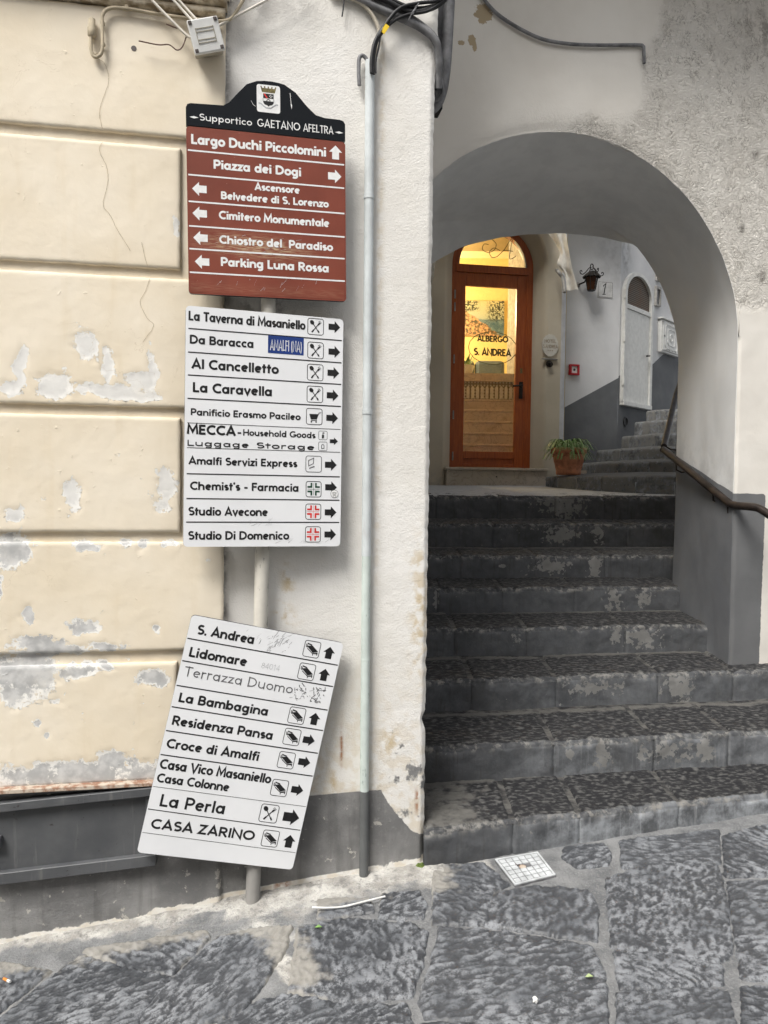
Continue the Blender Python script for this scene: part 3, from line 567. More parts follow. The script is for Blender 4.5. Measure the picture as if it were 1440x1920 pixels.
def step_patch(name, k, x0, x1, sink, mat, res, stone):
    x_ = np.linspace(x0, x1, max(8, int((x1 - x0) / res)))
    rise = .205; rr = .022
    vz = np.linspace(-rise, -rr, 22); va = np.linspace(0, math.pi / 2, 7)[1:-1]
    depth = .62 if k < 7 else .50
    vd = np.concatenate([np.linspace(rr, .46, int(.44 / res)), np.linspace(.48, depth, 8 if k < 7 else 2)])
    # profile: (offset back from the nosing, z, tread weight)
    prof = [(0, z, 0) for z in vz] + [(rr - rr * math.cos(a), -rr + rr * math.sin(a), 0.5) for a in va] + [(d, .045 * d if k < 7 else .045 * d, 1) for d in vd]
    pd = np.array([p[0] for p in prof]); pz = np.array([p[1] for p in prof]); pt = np.array([p[2] for p in prof])
    Xg, D = np.meshgrid(x_, pd, indexing='ij'); PZ = np.broadcast_to(pz, Xg.shape); PT = np.broadcast_to(pt, Xg.shape)
    yl, zl = nose_line(k, Xg)
    run = np.cumsum(np.concatenate([[0], np.hypot(np.diff(pd), np.diff(pz))])); RU = np.broadcast_to(run, Xg.shape)
    a1 = Xg * 30 + k * 13; ch = noise2(a1, D * 70 + k * 3) * .7 + .5 * noise2(Xg * 60 + k, D * 120) + .25 * noise2(Xg * 130, D * 130)
    rough = .0045 * fbm(Xg * 18 + k * 5, RU * 18, 4) + .007 * fbm(Xg * 5 + k * 3, RU * 6, 3)
    nose = np.exp(-((RU - run[22 + 2]) / .022) ** 2)
    chip = nose * .026 * np.clip(fbm(Xg * 12 + k * 9, RU * 3, 5) * 1.6 + .15, 0, 1)
    wave = .018 * fbm(Xg * 2.3 + k * 4, 0 * Xg); dip = .010 * fbm(Xg * 1.9 + k * 7, 0 * Xg + 3)
    if stone:
        e = np.minimum(Xg - x0, x1 - Xg) - .005 * PT + .004 * fbm(RU * 20 + k, Xg * 3)
        ed = 1 - sstep(-.004, .006 + .008 * PT, e)
        back = .030 * ed * PT
        s_out = -.016 * ed * (.55 + .45 * PT)
    else:
        s_out = -.0075 * np.ones(Xg.shape); back = 0
    nx = 0.0; out = rough * (1 - PT) + s_out * (1 - PT)
    up = PT * (.0045 * ch * (1 if stone else .4) + rough * .5 + s_out)
    Yg = yl + D - out + chip * .7 + wave
    Zg = zl + PZ + up - chip * .8 + dip * np.clip(PT * 2, 0, 1)
    if stone: Zg = Zg - .02 * (PT > .9) * sstep(.40, .46, D) * (k < 7)
    P = np.stack([Xg - (yl * 0), Yg, Zg], -1)
    relief = np.clip(.5 + .55 * ch, 0, 1)
    peel = np.zeros(Xg.shape)
    for (px, w, hgt) in PEELX[k]: peel = np.maximum(peel, .95 * np.exp(-(((Xg - px) / w) ** 2) - ((PZ + .07) / hgt) ** 2))
    if not stone: peel = peel * 0
    worn = np.zeros(Xg.shape)
    if k == 0: worn = .62 * sstep(.62, .30, Xg + .10 * fbm(Xg * 8, D * 8)) * PT
    worn = np.maximum(worn, .7 * PT * sstep(.30, .40, D))
    if not stone: worn = .5 * PT
    return grid(name, P, mat, stairs, {'relief': relief, 'tread': PT, 'peel': peel, 'nose': nose, 'worn': worn, 'light': np.full(Xg.shape, [1., .4, .2, .1, .1, 0, 0, 0][k]) * sstep(.35, .9, Xg)}, flip=True)  # lower risers paled towards the right to paint the daylight there
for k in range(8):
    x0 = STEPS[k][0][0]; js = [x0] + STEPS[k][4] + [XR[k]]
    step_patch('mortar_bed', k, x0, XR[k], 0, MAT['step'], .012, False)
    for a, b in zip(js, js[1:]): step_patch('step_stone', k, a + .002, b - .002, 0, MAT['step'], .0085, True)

# ---- cream house on the left: recessed wall with raised courses, cornice and plinth
house = thing('cream_house', (-.9, 2.6, -.1), 'cream house front with raised courses and peeling paint', 'house')
PEEL = [(-1.223, 1.97, .036, .045), (-1.152, 1.899, .022, .054), (-1.054, 1.847, .032, .025), (-1.432, 1.889, .014, .063), (-1.466, 1.815, .027, .022), (-1.32, 1.829, .045, .036), (-1.135, 1.816, .108, .022), (-1.009, 1.886, .011, .072), (-1.027, 1.801, .045, .014), (-1.268, 1.451, .025, .05), (-.959, 1.492, .032, .045), (-1.459, 1.385, .025, .022), (-.962, 1.426, .022, .027), (-1.469, 1.266, .054, .05), (-1.224, 1.28, .054, .014), (-1.098, 1.284, .018, .011), (-1.031, 1.283, .014, .018), (-.943, 1.287, .018, .011), (-1.409, 1.043, .011, .025), (-1.228, .993, .043, .022), (-.989, .994, .011, .013), (-1.512, 1.137, .009, .045), (-1.392, .94, .072, .025), (-1.304, .919, .09, .011), (-1.161, .925, .054, .014), (-1.444, .839, .108, .072), (-1.462, .765, .045, .036), (-1.251, .842, .054, .027), (-1.161, .859, .027, .014), (-.988, .809, .04, .025), (-1.315, .746, .011, .011), (-1.375, .662, .009, .011), (-1.349, .629, .009, .011), (-1.251, .475, .30, .045), (-1.134, .523, .045, .036), (-1.015, .479, .036, .027), (-1.8, .8, .2, .1), (-1.7, 1.9, .1, .1), (-.925, 2.39, .010, .035)]
def peelf(S, Z):
    v = np.zeros(S.shape)
    S, Z = S + .032 * fbm(S * 13, Z * 13, 4), Z + .026 * fbm(S * 13 + 40, Z * 13 + 9, 4)
    for (s, z, a, b) in PEEL:
        a = max(a, .012) * 1.25; b = max(b, .012) * 1.25
        v = np.maximum(v, .98 * np.exp(-.75 * (((S - s) / a) ** 2 + ((Z - z) / b) ** 2)))
    return v
def yattrs(S, Z, dirt_shade=0):
    return {'peel': peelf(S, Z), 'dirt_shade': np.broadcast_to(dirt_shade, S.shape), 'flake': sstep(2.1, 1.2, Z) * .9 + .05, 'grey': .25 + .75 * sstep(1.45, 1.25, Z)}
def course(s0, s1, z0, z1):
    """one raised block with sloping margins"""
    s_ = np.concatenate([[s0, s0], np.arange(s0 + .012, s1 - .012, .0085), [s1 - .012, s1 - .003, s1, s1]])
    z_ = np.concatenate([[z0, z0, z0 + .003], np.arange(z0 + .012, z1 - .012, .0085), [z1 - .012, z1 - .003, z1, z1]])
    S, Zg = np.meshgrid(s_, z_, indexing='ij')
    e = np.minimum(s1 - S, np.minimum(Zg - z0, z1 - Zg)); n = .032 - .005 * (1 - sstep(0, .0045, e)) + .0012 * fbm(S * 5, Zg * 5) + .0006 * fbm(S * 28, Zg * 28)
    n = n - .0022 * sstep(.4, .6, peelf(S, Zg) + .25 * noise2(S * 40, Zg * 40))
    ed = .0016 * noise2(S * 23, Zg * 23)
    S2 = np.where(S >= s1 - .004, S + ed, S); Z2 = np.where((Zg <= z0 + .004) | (Zg >= z1 - .004), Zg + ed, Zg)
    n[0, :] = .01; n[-1, :] = .01; n[:, 0] = .01; n[:, -1] = .01
    dirt_shade = .10 * (1 - sstep(.0, .02, e))  # blocks darker along their margins
    return grid('course_block', W1.P(S2, Z2, n), MAT['yellow'], house, yattrs(S, Zg, dirt_shade), flip=True)
for a in ((-3.0, -.760, 2.700, 3.116), (-3.0, -.911, 2.246, 2.663), (-3.0, -.760, 1.764, 2.212), (-3.0, -.908, 1.327, 1.730), (-3.0, -.757, .908, 1.293), (-3.0, -.918, .445, .866)): course(*a)
S, Zg = np.meshgrid(np.arange(-3.0, -.7555, .0112), np.arange(.40, 3.2, .012), indexing='ij'); S[-1, :] = -.756
n = np.full(S.shape, .016) + .001 * fbm(S * 9, Zg * 9); n[-1, :] = -.01
groove = np.zeros(S.shape)
for zc in (2.68, 2.23, 1.747, 1.31, .887): groove = np.maximum(groove, np.exp(-((Zg - zc) / .03) ** 2))
grid('wall', W1.P(S, Zg, n), MAT['yellow'], house, yattrs(S, Zg, 0.12 * groove + .3 * sstep(-.775, -.76, S)), flip=True)  # wall darker in the grooves and along its right edge
# cornice: stepped moulding
for j, (z0, z1, n0) in enumerate(((3.121, 3.145, .052), (3.148, 3.186, .072), (3.188, 3.25, .10), (3.252, 3.6, .085))):
    S, T = np.meshgrid(np.linspace(-3.0, -.752 + .006 * j, 240), np.linspace(0, 1, 12), indexing='ij')
    Zg = z0 + (z1 - z0) * T; n = n0 * np.ones(S.shape) + .006 * np.sin(T * math.pi) + .001 * fbm(S * 8, Zg * 8); n[:, 0] = .02; n[:, -1] = .02; n[-1, :] = 0.0
    S[-1, :] = S[-2, :] + .0005
    grid('cornice', W1.P(S, Zg, n), MAT['yellow'], house, {'peel': np.zeros(S.shape), 'dirt_shade': .5 + .5 * (T < .3), 'flake': np.zeros(S.shape), 'grey': np.zeros(S.shape)}, flip=True)
W1.box('upper_wall', -6, -.76, 3.55, 8.0, -3, .03, MAT['facade'], house)
W1.box('side_wall', -6, -3.0, -1.0, 3.6, -3, .03, MAT['facade'], house)
# plinth below the steel panel
S, Zg = np.meshgrid(np.arange(-3.0, -.755, .009), np.arange(-.45, .45, .009), indexing='ij'); S[-1, :] = -.756
n = .020 + .0025 * fbm(S * 12, Zg * 30, 4) + .004 * fbm(S * 4, Zg * 4); n[-1, :] = -.01
zg0 = gz(.17 + S * math.cos(R(10)), 2.9 + S * math.sin(R(10)))
grid('plinth', W1.P(S, Zg, n), MAT['pier'], house, {'stain': .25 * np.ones(S.shape), 'rust': np.zeros(S.shape), 'dirt_shade': np.zeros(S.shape), 'dado': Zg - zg0 - .030 - .02 * fbm(S * 6, 0 * S), 'ragged': np.full(S.shape, .07)}, flip=True)
for nm, pts in (('a', [(-1.184, 2.937), (-1.161, 2.922), (-1.149, 2.869), (-1.168, 2.804), (-1.179, 2.757), (-1.170, 2.705)]), ('b', [(-1.169, 2.66), (-1.179, 2.631), (-1.156, 2.578), (-1.152, 2.524), (-1.167, 2.45), (-1.144, 2.415), (-1.117, 2.362), (-1.078, 2.30)]), ('c', [(-1.04, 2.33), (-1.028, 2.276), (-1.02, 2.25)]), ('d', [(-1.013, 2.208), (-1.027, 2.164), (-1.045, 2.126), (-1.022, 2.072), (-1.0, 2.045), (-1.036, 1.988)]), ('e', [(-.86, 2.93), (-.93, 2.9), (-1.0, 2.93), (-1.06, 2.94)])):
    if nm == 'e': continue
    f = Flat(); q = [(v.x, v.y) for v in spline([(a, b, 0) for a, b in pts], 6)]
    q = [(a + .0016 * float(noise2(a * 90, b * 90)), b) for a, b in q]; f.rib(q, .0011)
    f.build('crack', lambda x, y, d: W1.p(x, y, .0335 + d) - base(house), MAT['crack'], house)
# hole drilled in the cream wall
lathe('drill_hole', [(.009, 0), (.009, .002)], W1.p(-1.067, 2.985, .0315), MAT['screw'], house, 14, (W1.M @ Matrix.Rotation(R(90), 3, 'X')).to_4x4())

# ---- white pier
pier = thing('white_pier', (-.2, 2.95, 0), 'white stucco pier with grey painted foot behind the signs', 'wall')
s_ = np.concatenate([np.arange(-.80, -.03, .009), np.linspace(-.03, .0, 8), [.0, .0]]); z_ = np.arange(-.35, 4.7, .009)
S, Zg = np.meshgrid(s_, z_, indexing='ij')
n = .0018 * fbm(S * 7, Zg * 7) + .0006 * fbm(S * 45, Zg * 45)
edge = .006 * fbm(Zg * 5, 0 * Zg, 4) + .004 * noise2(Zg * 28, 0 * Zg)
chip = np.clip(noise2(Zg * 9 + 5, 0 * Zg) - .25, 0, 1) * .03 * sstep(1.6, .6, Zg)
cr = sstep(-.03, .0, S); n = n - .012 * cr ** 3
S2 = S + (edge - chip) * cr + .010 * sstep(2.95, 3.15, Zg) * cr
n[-1, :] = -1.0; n[-2, :] = -.03
dtop = np.interp(S, [-.8, -.40, -.24, -.17, -.128, -.054, .008], [.335, .346, .351, .353, .269, .192, .165])
stain = np.zeros(S.shape); rust = np.zeros(S.shape)
for (s, z, a, b) in [(-.527, 1.146, .019, .048), (-.545, 1.028, .023, .038), (-.352, .384, .015, .048), (-.027, 1.202, .034, .048), (-.141, .535, .038, .048), (-.526, 1.008, .029, .019), (-.03, 1.0, .03, .2)]:
    stain = np.maximum(stain, .8 * np.exp(-.6 * (((S - s) / a) ** 2 + ((Zg - z) / b) ** 2)))
stain = np.maximum(stain, .35 * sstep(1.0, .3, Zg)); stain = np.maximum(stain, .35 * np.exp(-((S + .20) / .012) ** 2) * sstep(.9, 1.4, Zg))
for (s, z, a, b) in [(-.324, .523, .006, .07), (-.031, .304, .005, .05), (-.556, .05, .012, .06), (-.53, .04, .02, .05)]: rust = np.maximum(rust, np.exp(-((S - s) / a) ** 4 - ((Zg - z) / b) ** 4))
dirt_shade = .9 * np.exp(-(((S + .62) / .10) ** 2) - ((Zg - 2.15) / .045) ** 2) + .6 * np.exp(-((S + .755) / .012) ** 2) + .55 * sstep(3.10, 3.22, Zg) * sstep(-.3, -.7, S) + .4 * np.exp(-(((S + .03) / .05) ** 2) - ((Zg - 3.1) / .05) ** 2) + .5 * np.exp(-(((S + .24) / .012) ** 2)) * sstep(2.4, 2.8, Zg) * .6  # includes the cream wall's edge shadow, painted along the joint
zg0 = gz(.17 + S * math.cos(R(10)), 2.9 + S * math.sin(R(10)))
dado = np.minimum(dtop - Zg, Zg - zg0 - .035)
dado = np.maximum(dado, np.where(Zg < dtop + .35, -.004 + .02 * (S - (-.012)), -1))      # a sliver of grey up the corner
grid('wall', W1.P(S2, Zg, n), MAT['pier'], pier, {'stain': stain, 'rust': rust, 'dirt_shade': np.clip(dirt_shade, 0, 1), 'dado': dado, 'ragged': .008 + .055 * sstep(-.22, -.14, S)}, flip=True)
W1.box('core', -.74, -.02, -.3, 4.69, -1.4, -.04, MAT['facade'], pier)

# ---- house over the passage
arch = thing('arch_house', (1.9, 4.2, .4), 'old roughcast house wall pierced by a round arch over the steps', 'house')
def ell(s): return 2.30 + 1.02 * np.sqrt(np.clip(1 - (s + 1) ** 2, 0, 1))
def jit(s): return .010 * fbm(s * 5, 0 * s + 2) + .005 * noise2(s * 24, 0 * s)
def roughmask(S, Z):
    poly = [(-.50, 4.3), (-.52, 3.95), (-.585, 3.72), (-.585, 3.47), (-.73, 3.395), (-.88, 3.41), (-1.05, 3.33), (-1.1, 3.2), (-.9, 2.5), (-.1, 2.472), (1.5, 2.49), (1.5, 4.3)]
    m = sstep(-.03, .05, sdist(poly, S, Z) + .05 * fbm(S * 5, Z * 5, 4)); band = .35 * np.exp(-((Z - 3.36) / .07) ** 2) * sstep(-1.5, -.9, S)
    return np.maximum(m, band)
def aattrs(S, Z):
    st = np.zeros(S.shape)
    for (s, z, a, b) in ((.125, 2.65, .03, .05), (.07, 3.30, .02, .03), (-.05, 3.05, .015, .02), (.0, 2.9, .02, .03), (.2, 3.95, .2, .12)): st = np.maximum(st, np.exp(-((S - s) / a) ** 2 - ((Z - z) / b) ** 2))
    pe = np.zeros(S.shape)
    for (s, z, a, b) in ((-1.455, 3.86, .05, .055), (-1.514, 3.72, .022, .03), (-1.57, 3.703, .02, .016), (-1.50, 3.69, .014, .03)): pe = np.maximum(pe, .95 * np.exp(-.8 * ((S - s) / a) ** 2 - .8 * ((Z - z) / b) ** 2))
    dd = np.where(S > -.05, np.minimum(1.482 - Z, .186 - S - .012 * (1.47 - Z)), -1)
    return {'stain': st, 'peel': pe, 'dado': dd, 'rough': roughmask(S, Z)}
t_ = np.linspace(0, math.pi, 260); s_ = -1 + np.cos(t_); s_ = np.concatenate([s_, [-2.4]])
S, V = np.meshgrid(s_, np.linspace(0, 1, 190), indexing='ij'); zb = ell(S) + jit(S); Zg = zb + (4.7 - zb) * V ** 1.1
disp = .006 * fbm(S * 3, Zg * 3) + .0035 * roughmask(S, Zg) * fbm(S * 55, Zg * 55, 3) - .014 * np.exp(-(V / .035) ** 2)
S = S; grid('wall', WA.P(S, Zg, disp), MAT['arch'], arch, aattrs(S, Zg))
S, Zg = np.meshgrid(np.concatenate([[0, .004, .01], np.arange(.02, 1.3, .012)]), np.arange(.30, 4.7, .013), indexing='ij')
low = sstep(2.50, 2.44, Zg + .01 * fbm(S * 9, 0 * S))
disp = .006 * fbm(S * 3, Zg * 3) + .0035 * roughmask(S, Zg) * fbm(S * 55, Zg * 55, 3) - .014 * np.exp(-(S / .006) ** 2) * (Zg < 2.32)
grid('wall', WA.P(S, Zg, disp), MAT['arch'], arch, aattrs(S, Zg), flip=True)
# vault and jambs: lofted from the front arch to the lower inner rib
def curve(kind):
    zs = np.linspace(.30, 2.30, 50)[:-1]; tt = np.linspace(0, math.pi, 90)
    s = -1 + np.cos(tt)
    if kind == 0: z = ell(s); sr, sl = 0.0, -2.0
    elif kind == 1:
        z = ell(s); cr = np.interp(-s, [.344, .45, .557, .7, 1.057, 1.66, 2.0], [3.06, 3.125, 3.171, 3.194, 3.170, 3.094, 2.80]); z = np.where(s < -.344, np.minimum(np.maximum(z, 2.8), cr), z); sr, sl = -.01, -2.0; s = s - .01 * (s > -1)
    else:
        s = .12 + (-2.0 - .12) * (1 - np.cos(tt)) / 2
        z = np.interp(-s, [-.12, -.1, -.02, .07, .16, .259, .515, .781, 1.009, 1.204, 1.439, 1.641, 2.0], [2.30, 2.55, 2.80, 2.97, 3.07, 3.136, 3.168, 3.174, 3.152, 3.111, 3.038, 2.92, 2.6]); sr, sl = .12, -2.0
    zl = np.linspace(z[-1], .3, 30)[1:]
    return np.concatenate([np.full(len(zs), sr), s, np.full(len(zl), sl)]), np.concatenate([zs, z, zl])
C0, C1, C2 = curve(0), curve(1), curve(2)
P0, P1, P2 = WA.P(C0[0], C0[1], -.004), WR.P(C1[0], C1[1], 0), WS.P(C2[0], C2[1], 0)
rows = [WA.P(C0[0] - 0 * C0[0], C0[1], -.0135)]
cen = np.array(WA.p(-1, 1.6, 0))
for t in np.concatenate([[.006, .018], np.linspace(.04, 1, 40)]): rows.append(P0 + (P1 - P0) * t)
for t in np.linspace(0, 1, 8)[1:]: rows.append(P1 + (P2 - P1) * t)
P = np.array(rows); tv = np.concatenate([[0, .006, .018], np.linspace(.04, 1, 40), np.linspace(1, 1.3, 8)[1:]])[:, None] * np.ones(P.shape[1])
ring = np.arange(P.shape[1])[None, :] * .028 * np.ones(P.shape[:2])
dn = .012 * fbm(tv * 2.2, ring * 1.8, 4)
ctr = np.stack([P[..., 0].mean(1, keepdims=True) * np.ones(P.shape[:2]), P[..., 1], np.minimum(P[..., 2], 2.2)], -1)
dirv = ctr - P; dirv /= np.linalg.norm(dirv, axis=-1, keepdims=True) + 1e-9
P = P + dirv * dn[..., None]
hi_ = np.zeros(P.shape[1]); hi_[49:139] = 1; P[..., 2] += jit(C0[0])[None, :] * hi_[None, :] * np.exp(-tv / .06)
dtop = 1.482 + .235 * np.clip(tv, 0, 1.3)
grid('vault', P, MAT['inner'], arch, {'dado': dtop - P[..., 2], 'stain': .25 * np.exp(-((P[..., 2] - dtop) / .15) ** 2) + .09 * sstep(2.6, 3.1, P[..., 2])}, flip=True)
WA.box('unseen_overhang', -4.5, 3.2, 4.68, 7.0, -1.0, .74, MAT['facade'], arch)  # unseen overhang, put in and sized to shade the arch wall
WA.box('mass_above', -2.6, 1.3, 3.42, 4.68, -1.0, -.03, MAT['facade'], arch)
WA.box('unseen_cover', -2.9, 1.6, 3.80, 6.6, -1.65, -1.0, MAT['facade'], arch)  # unseen cover added behind the arch to darken the upper steps
WA.box('right_mass', .36, 3.2, -.2, 4.68, -.80, -.03, MAT['facade'], arch)
WA.box('left_mass', -4.5, -2.03, -.2, 4.68, -1.05, .0, MAT['facade'], arch)

# ---- house on the right of the street, out of view, and the one across the street behind the camera
oh = thing('opposite_house', (0, -4.5, -.4), 'tall plastered house across the street', 'house')
box('wall', (0, -5.0, 3.0), (26, 1.0, 8.0), MAT['facade'], oh)

# ---- alley behind the passage
landing_z = lambda X, Y: 1.43 + .045 * (Y - 6.0)
hotel = thing('hotel_house', (1.2, 8.0, 1.5), 'olive plastered hotel front with an arched wooden glass door', 'hotel')
hc, hr = -.065, .555       # centre line and radius of the outer reveal
def harch(s, r_, z0): return z0 + np.sqrt(np.clip(r_ ** 2 - (s - hc) ** 2, 0, None))
zat = lambda S: {'dado': np.full(S.shape, -1.0), 'stain': np.zeros(S.shape)}
s_ = np.concatenate([np.linspace(-2.6, hc - hr, 30)[:-1], hc + hr * np.cos(np.linspace(math.pi, 0, 50)), np.linspace(hc + hr, .640, 8)[1:]])
S, V = np.meshgrid(s_, np.linspace(0, 1, 24), indexing='ij')
zb = np.where(np.abs(S - hc) <= hr + 1e-6, harch(S, hr, 3.80), 3.80); Zg = zb + (9 - zb) * V
grid('wall', WH.P(S, Zg, .003 * fbm(S * 5, Zg * 5)), MAT['olive'], hotel, {'dado': np.full(S.shape, -1.0), 'stain': np.zeros(S.shape)}, flip=True)
for a, b in ((-2.6, hc - hr), (hc + hr, .640)):
    S, Zg = np.meshgrid(np.linspace(a, b, 24), np.linspace(1.2, 3.80, 100), indexing='ij')
    grid('wall', WH.P(S, Zg, .003 * fbm(S * 5, Zg * 5)), MAT['olive'], hotel, {'dado': np.full(S.shape, -1.0), 'stain': .5 * sstep(1.75, 1.5, Zg)}, flip=True)
def archline(r_, z0, z1, n=36):
    a = np.linspace(0, math.pi, n); s = np.concatenate([[hc + r_] * 8, hc + r_ * np.cos(a), [hc - r_] * 8]); z = np.concatenate([np.linspace(z1, z0, 9)[:-1], z0 + r_ * np.sin(a), np.linspace(z0, z1, 9)[1:]]); return s, z
rows = []
for k, (r_, n) in enumerate(((.555, 0), (.54, -.004), (.525, -.015), (.505, -.05), (.47, -.10), (.445, -.13), (.44, -.22))):
    s, z = archline(r_, 3.80, 1.5); rows.append(WH.P(s, z, n))
P = np.array(rows); grid('reveal', P, MAT['olive'], hotel, {'dado': np.full(P.shape[:2], -1.0), 'stain': np.zeros(P.shape[:2])})
WH.box('door_sill', -.60, .50, 1.672, 1.700, -.16, .075, MAT['marble'], hotel, .006)
WH.box('sill_riser', -.585, .485, 1.40, 1.671, -.16, .05, MAT['marble'], hotel, .004)
WH.box('sill_drain', -.06, -.045, 1.60, 1.615, .045, .0525, MAT['ink'], hotel)
# return of the hotel corner: pale rounded strip
S, T = np.meshgrid(np.linspace(0, math.pi / 2, 10), np.linspace(1.3, 9, 60), indexing='ij')
grid('corner_strip', WH.P(.640 + .075 * np.sin(S), T, -.075 + .075 * np.cos(S)), MAT['alley'], hotel, {'dado': np.full(S.shape, -1.0), 'stain': .2 * np.ones(S.shape)}, flip=True)
WH.box('corner_return', .60, .714, 1.3, 9, -1.6, -.075, MAT['bracket'], hotel)
# door: frame, fanlight, leaf
dn = -.15
door = thing('door', WH.p(hc, 1.70, dn)); door.parent = hotel; door.location = door.location - base(hotel); BASE[door.name] = WH.p(hc, 1.70, dn)
def wprism(name, outline, n0, n1, mat, parent):
    bm = bmesh.new(); prism(bm, outline, lambda x, y, d: WH.p(x, y, d), n0, n1); return obj_bm(name, bm, mat, parent)
def ringarch(name, r0, r1, z0, zb, n0, n1, mat, parent):
    bm = bmesh.new(); a, za = archline(r0, z0, zb, 30); b, zbb = archline(r1, z0, zb, 30)
    Q = [[bm.verts.new(WH.p(s, z, n)) for s, z in zip(ss, zz)] for ss, zz, n in ((a, za, n0), (a, za, n1), (b, zbb, n1), (b, zbb, n0))]
    for i in range(len(a) - 1):
        for j in range(4): bm.faces.new((Q[j][i], Q[j][i + 1], Q[(j + 1) % 4][i + 1], Q[(j + 1) % 4][i]))
    return obj_bm(name, bm, mat, parent)
ringarch('frame', .445, .375, 3.80, 1.70, dn, dn - .08, MAT['wood'], door)
WH.box('transom', hc - .40, hc + .40, 3.735, 3.815, dn - .07, dn + .012, MAT['wood'], door, .004)
L0, L1 = hc - .395, hc + .395
for nm, a, b, c, d in (('stile', L0, L0 + .105, 1.71, 3.733), ('stile', L1 - .125, L1, 1.71, 3.733), ('rail', L0 + .105, L1 - .125, 3.60, 3.733), ('rail', L0 + .105, L1 - .125, 1.80, 1.875), ('rail', L0 + .105, L1 - .125, 1.71, 1.745)):
    WH.box(nm, a, b, c, d, dn - .055, dn - .005, MAT['wood'], door, .005)
WH.box('kick_panel', L0 + .10, L1 - .12, 1.745, 1.80, dn - .045, dn - .02, MAT['wood'], door, .003)
WH.box('glass', L0 + .10, L1 - .12, 1.87, 3.605, dn - .034, dn - .030, MAT['glass'], door)
bm = bmesh.new(); a = [bm.verts.new(WH.p(hc + .37 * math.cos(t), 3.80 + .37 * math.sin(t), dn - .03)) for t in np.linspace(0, math.pi, 30)]; bm.faces.new(a); obj_bm('fanlight_glass', bm, MAT['glass'], door)
ringarch('fanlight_bead', .375, .36, 3.82, 3.815, dn - .005, dn - .05, MAT['bracket'], door)
for z in (3.50, 3.37, 2.83, 2.25, 1.82): WH.box('hinge', L0 - .018, L0 - .004, z - .045, z + .045, dn - .004, dn + .012, MAT['bracket'], door, .003)
WH.box('handle_plate', L1 - .085, L1 - .045, 2.44, 2.62, dn - .006, dn + .008, MAT['iron'], door, .004)
tube('handle', [WH.p(L1 - .065, 2.575, dn), WH.p(L1 - .065, 2.575, dn + .05), WH.p(L1 - .10, 2.572, dn + .055), WH.p(L1 - .175, 2.565, dn + .05)], .010, MAT['iron'], door, 8, 5)
WH.box('lock_plate', L1 - .075, L1 - .052, 2.71, 2.76, dn - .006, dn + .003, MAT['gold'], door)
fw = lambda n: (lambda x, y, d: WH.p(x, y, n + d) - base(door))
def dtext(name, txts, mat, w=.2, ov=None):
    f = Flat()
    for a in txts: f.text(*a, w)
    if ov: f.rib(arc(*ov, 0, 360), .007)
    return f.build(name, fw(dn - .027), mat, door)
cx = L0 + .10 + .315
dtext('lettering', [('ALBERGO', cx - .17, 3.03, .34, .065), ('S. ANDREA', cx - .205, 2.885, .41, .075)], MAT['olive_ink'], .24, (cx, 2.965, .265, .172))
f = Flat()
for pts in ([(.015, .125), (-.035, .155), (-.075, .12), (-.05, .07), (-.01, .03), (-.03, -.03), (-.09, -.055), (-.145, -.03), (-.13, .02), (-.085, .02)],
            [(.0, -.09), (.07, -.02), (.12, .06), (.155, .10)], [(.155, .10), (.14, .02), (.125, -.09), (.15, -.10), (.19, -.07)], [(.06, -.03), (.11, -.025), (.16, -.03)], [(.0, -.09), (-.05, -.10), (-.075, -.05), (-.03, -.01), (.03, -.03)]):
    q = [(v.x, v.y) for v in spline([(a, b, 0) for a, b in pts], 6)]; f.rib([(cx + .03 + a * 1.1, 4.02 + b * 1.1) for a, b in q], .007)
f.build('monogram', fw(dn - .026), MAT['olive_ink'], door)

# room behind the door
room = thing('hotel_room', (1.4, 9.6, 1.7), 'yellow lit entrance room behind the glass door', None, None, 'structure')
def rbox(name, x0, x1, y0, y1, z0, z1, mat, parent=room, bevel=0.0): return box(name, ((x0 + x1) / 2, (y0 + y1) / 2, (z0 + z1) / 2), (x1 - x0, y1 - y0, z1 - z0), mat, parent, None, bevel)
rbox('back_wall', -.8, 2.6, 11.0, 11.15, 1.5, 5.4, MAT['room'])
rbox('side_wall', 1.86, 1.95, 8.40, 11.0, 1.5, 5.4, MAT['room2'])
rbox('side_wall', -.8, -.7, 8.3, 11.0, 1.5, 5.4, MAT['room2'])
rbox('ceiling', -.8, 2.6, 8.25, 11.15, 4.86, 4.96, MAT['room2'])
rbox('beam', -.7, 1.86, 9.9, 10.2, 4.50, 4.86, MAT['room2'])
rbox('floor', -.8, 2.6, 8.15, 9.4, 1.55, 1.69, MAT['marble2'])
for y, z, zb in ((8.62, 1.98, 1.69), (8.78, 2.12, 1.985), (8.94, 2.265, 2.125), (9.10, 2.41, 2.27), (9.26, 2.55, 2.415)):
    rbox('stair_tread', -.6, 1.855, y - .012, y + .17, z - .025, z, MAT['marble2'], room, .004); rbox('stair_riser', -.6, 1.855, y, y + .02, zb, z - .025, MAT['marble2'])
rbox('tiled_riser', -.6, 1.855, 9.44, 9.50, 2.552, 2.785, MAT['tiles']); rbox('upper_floor', -.6, 1.855, 9.42, 11.0, 2.786, 2.885, MAT['marble2'])
for i in range(16):
    x = .95 + .058 * i; bm = bmesh.new()
    prism(bm, [(x - .018, 2.58), (x + .018, 2.58)] + arc(x, 2.70, .018, .03, 0, 180), lambda a, b, d: Vector((a, 9.44 - d, b)), .0, .008); obj_bm('tile_motif', bm, MAT['ceramic'], room)
lamp = thing('ceiling_lamp', (.9, 9.6, 4.80), 'warm ceiling lamp inside the hotel entrance', 'lamp')
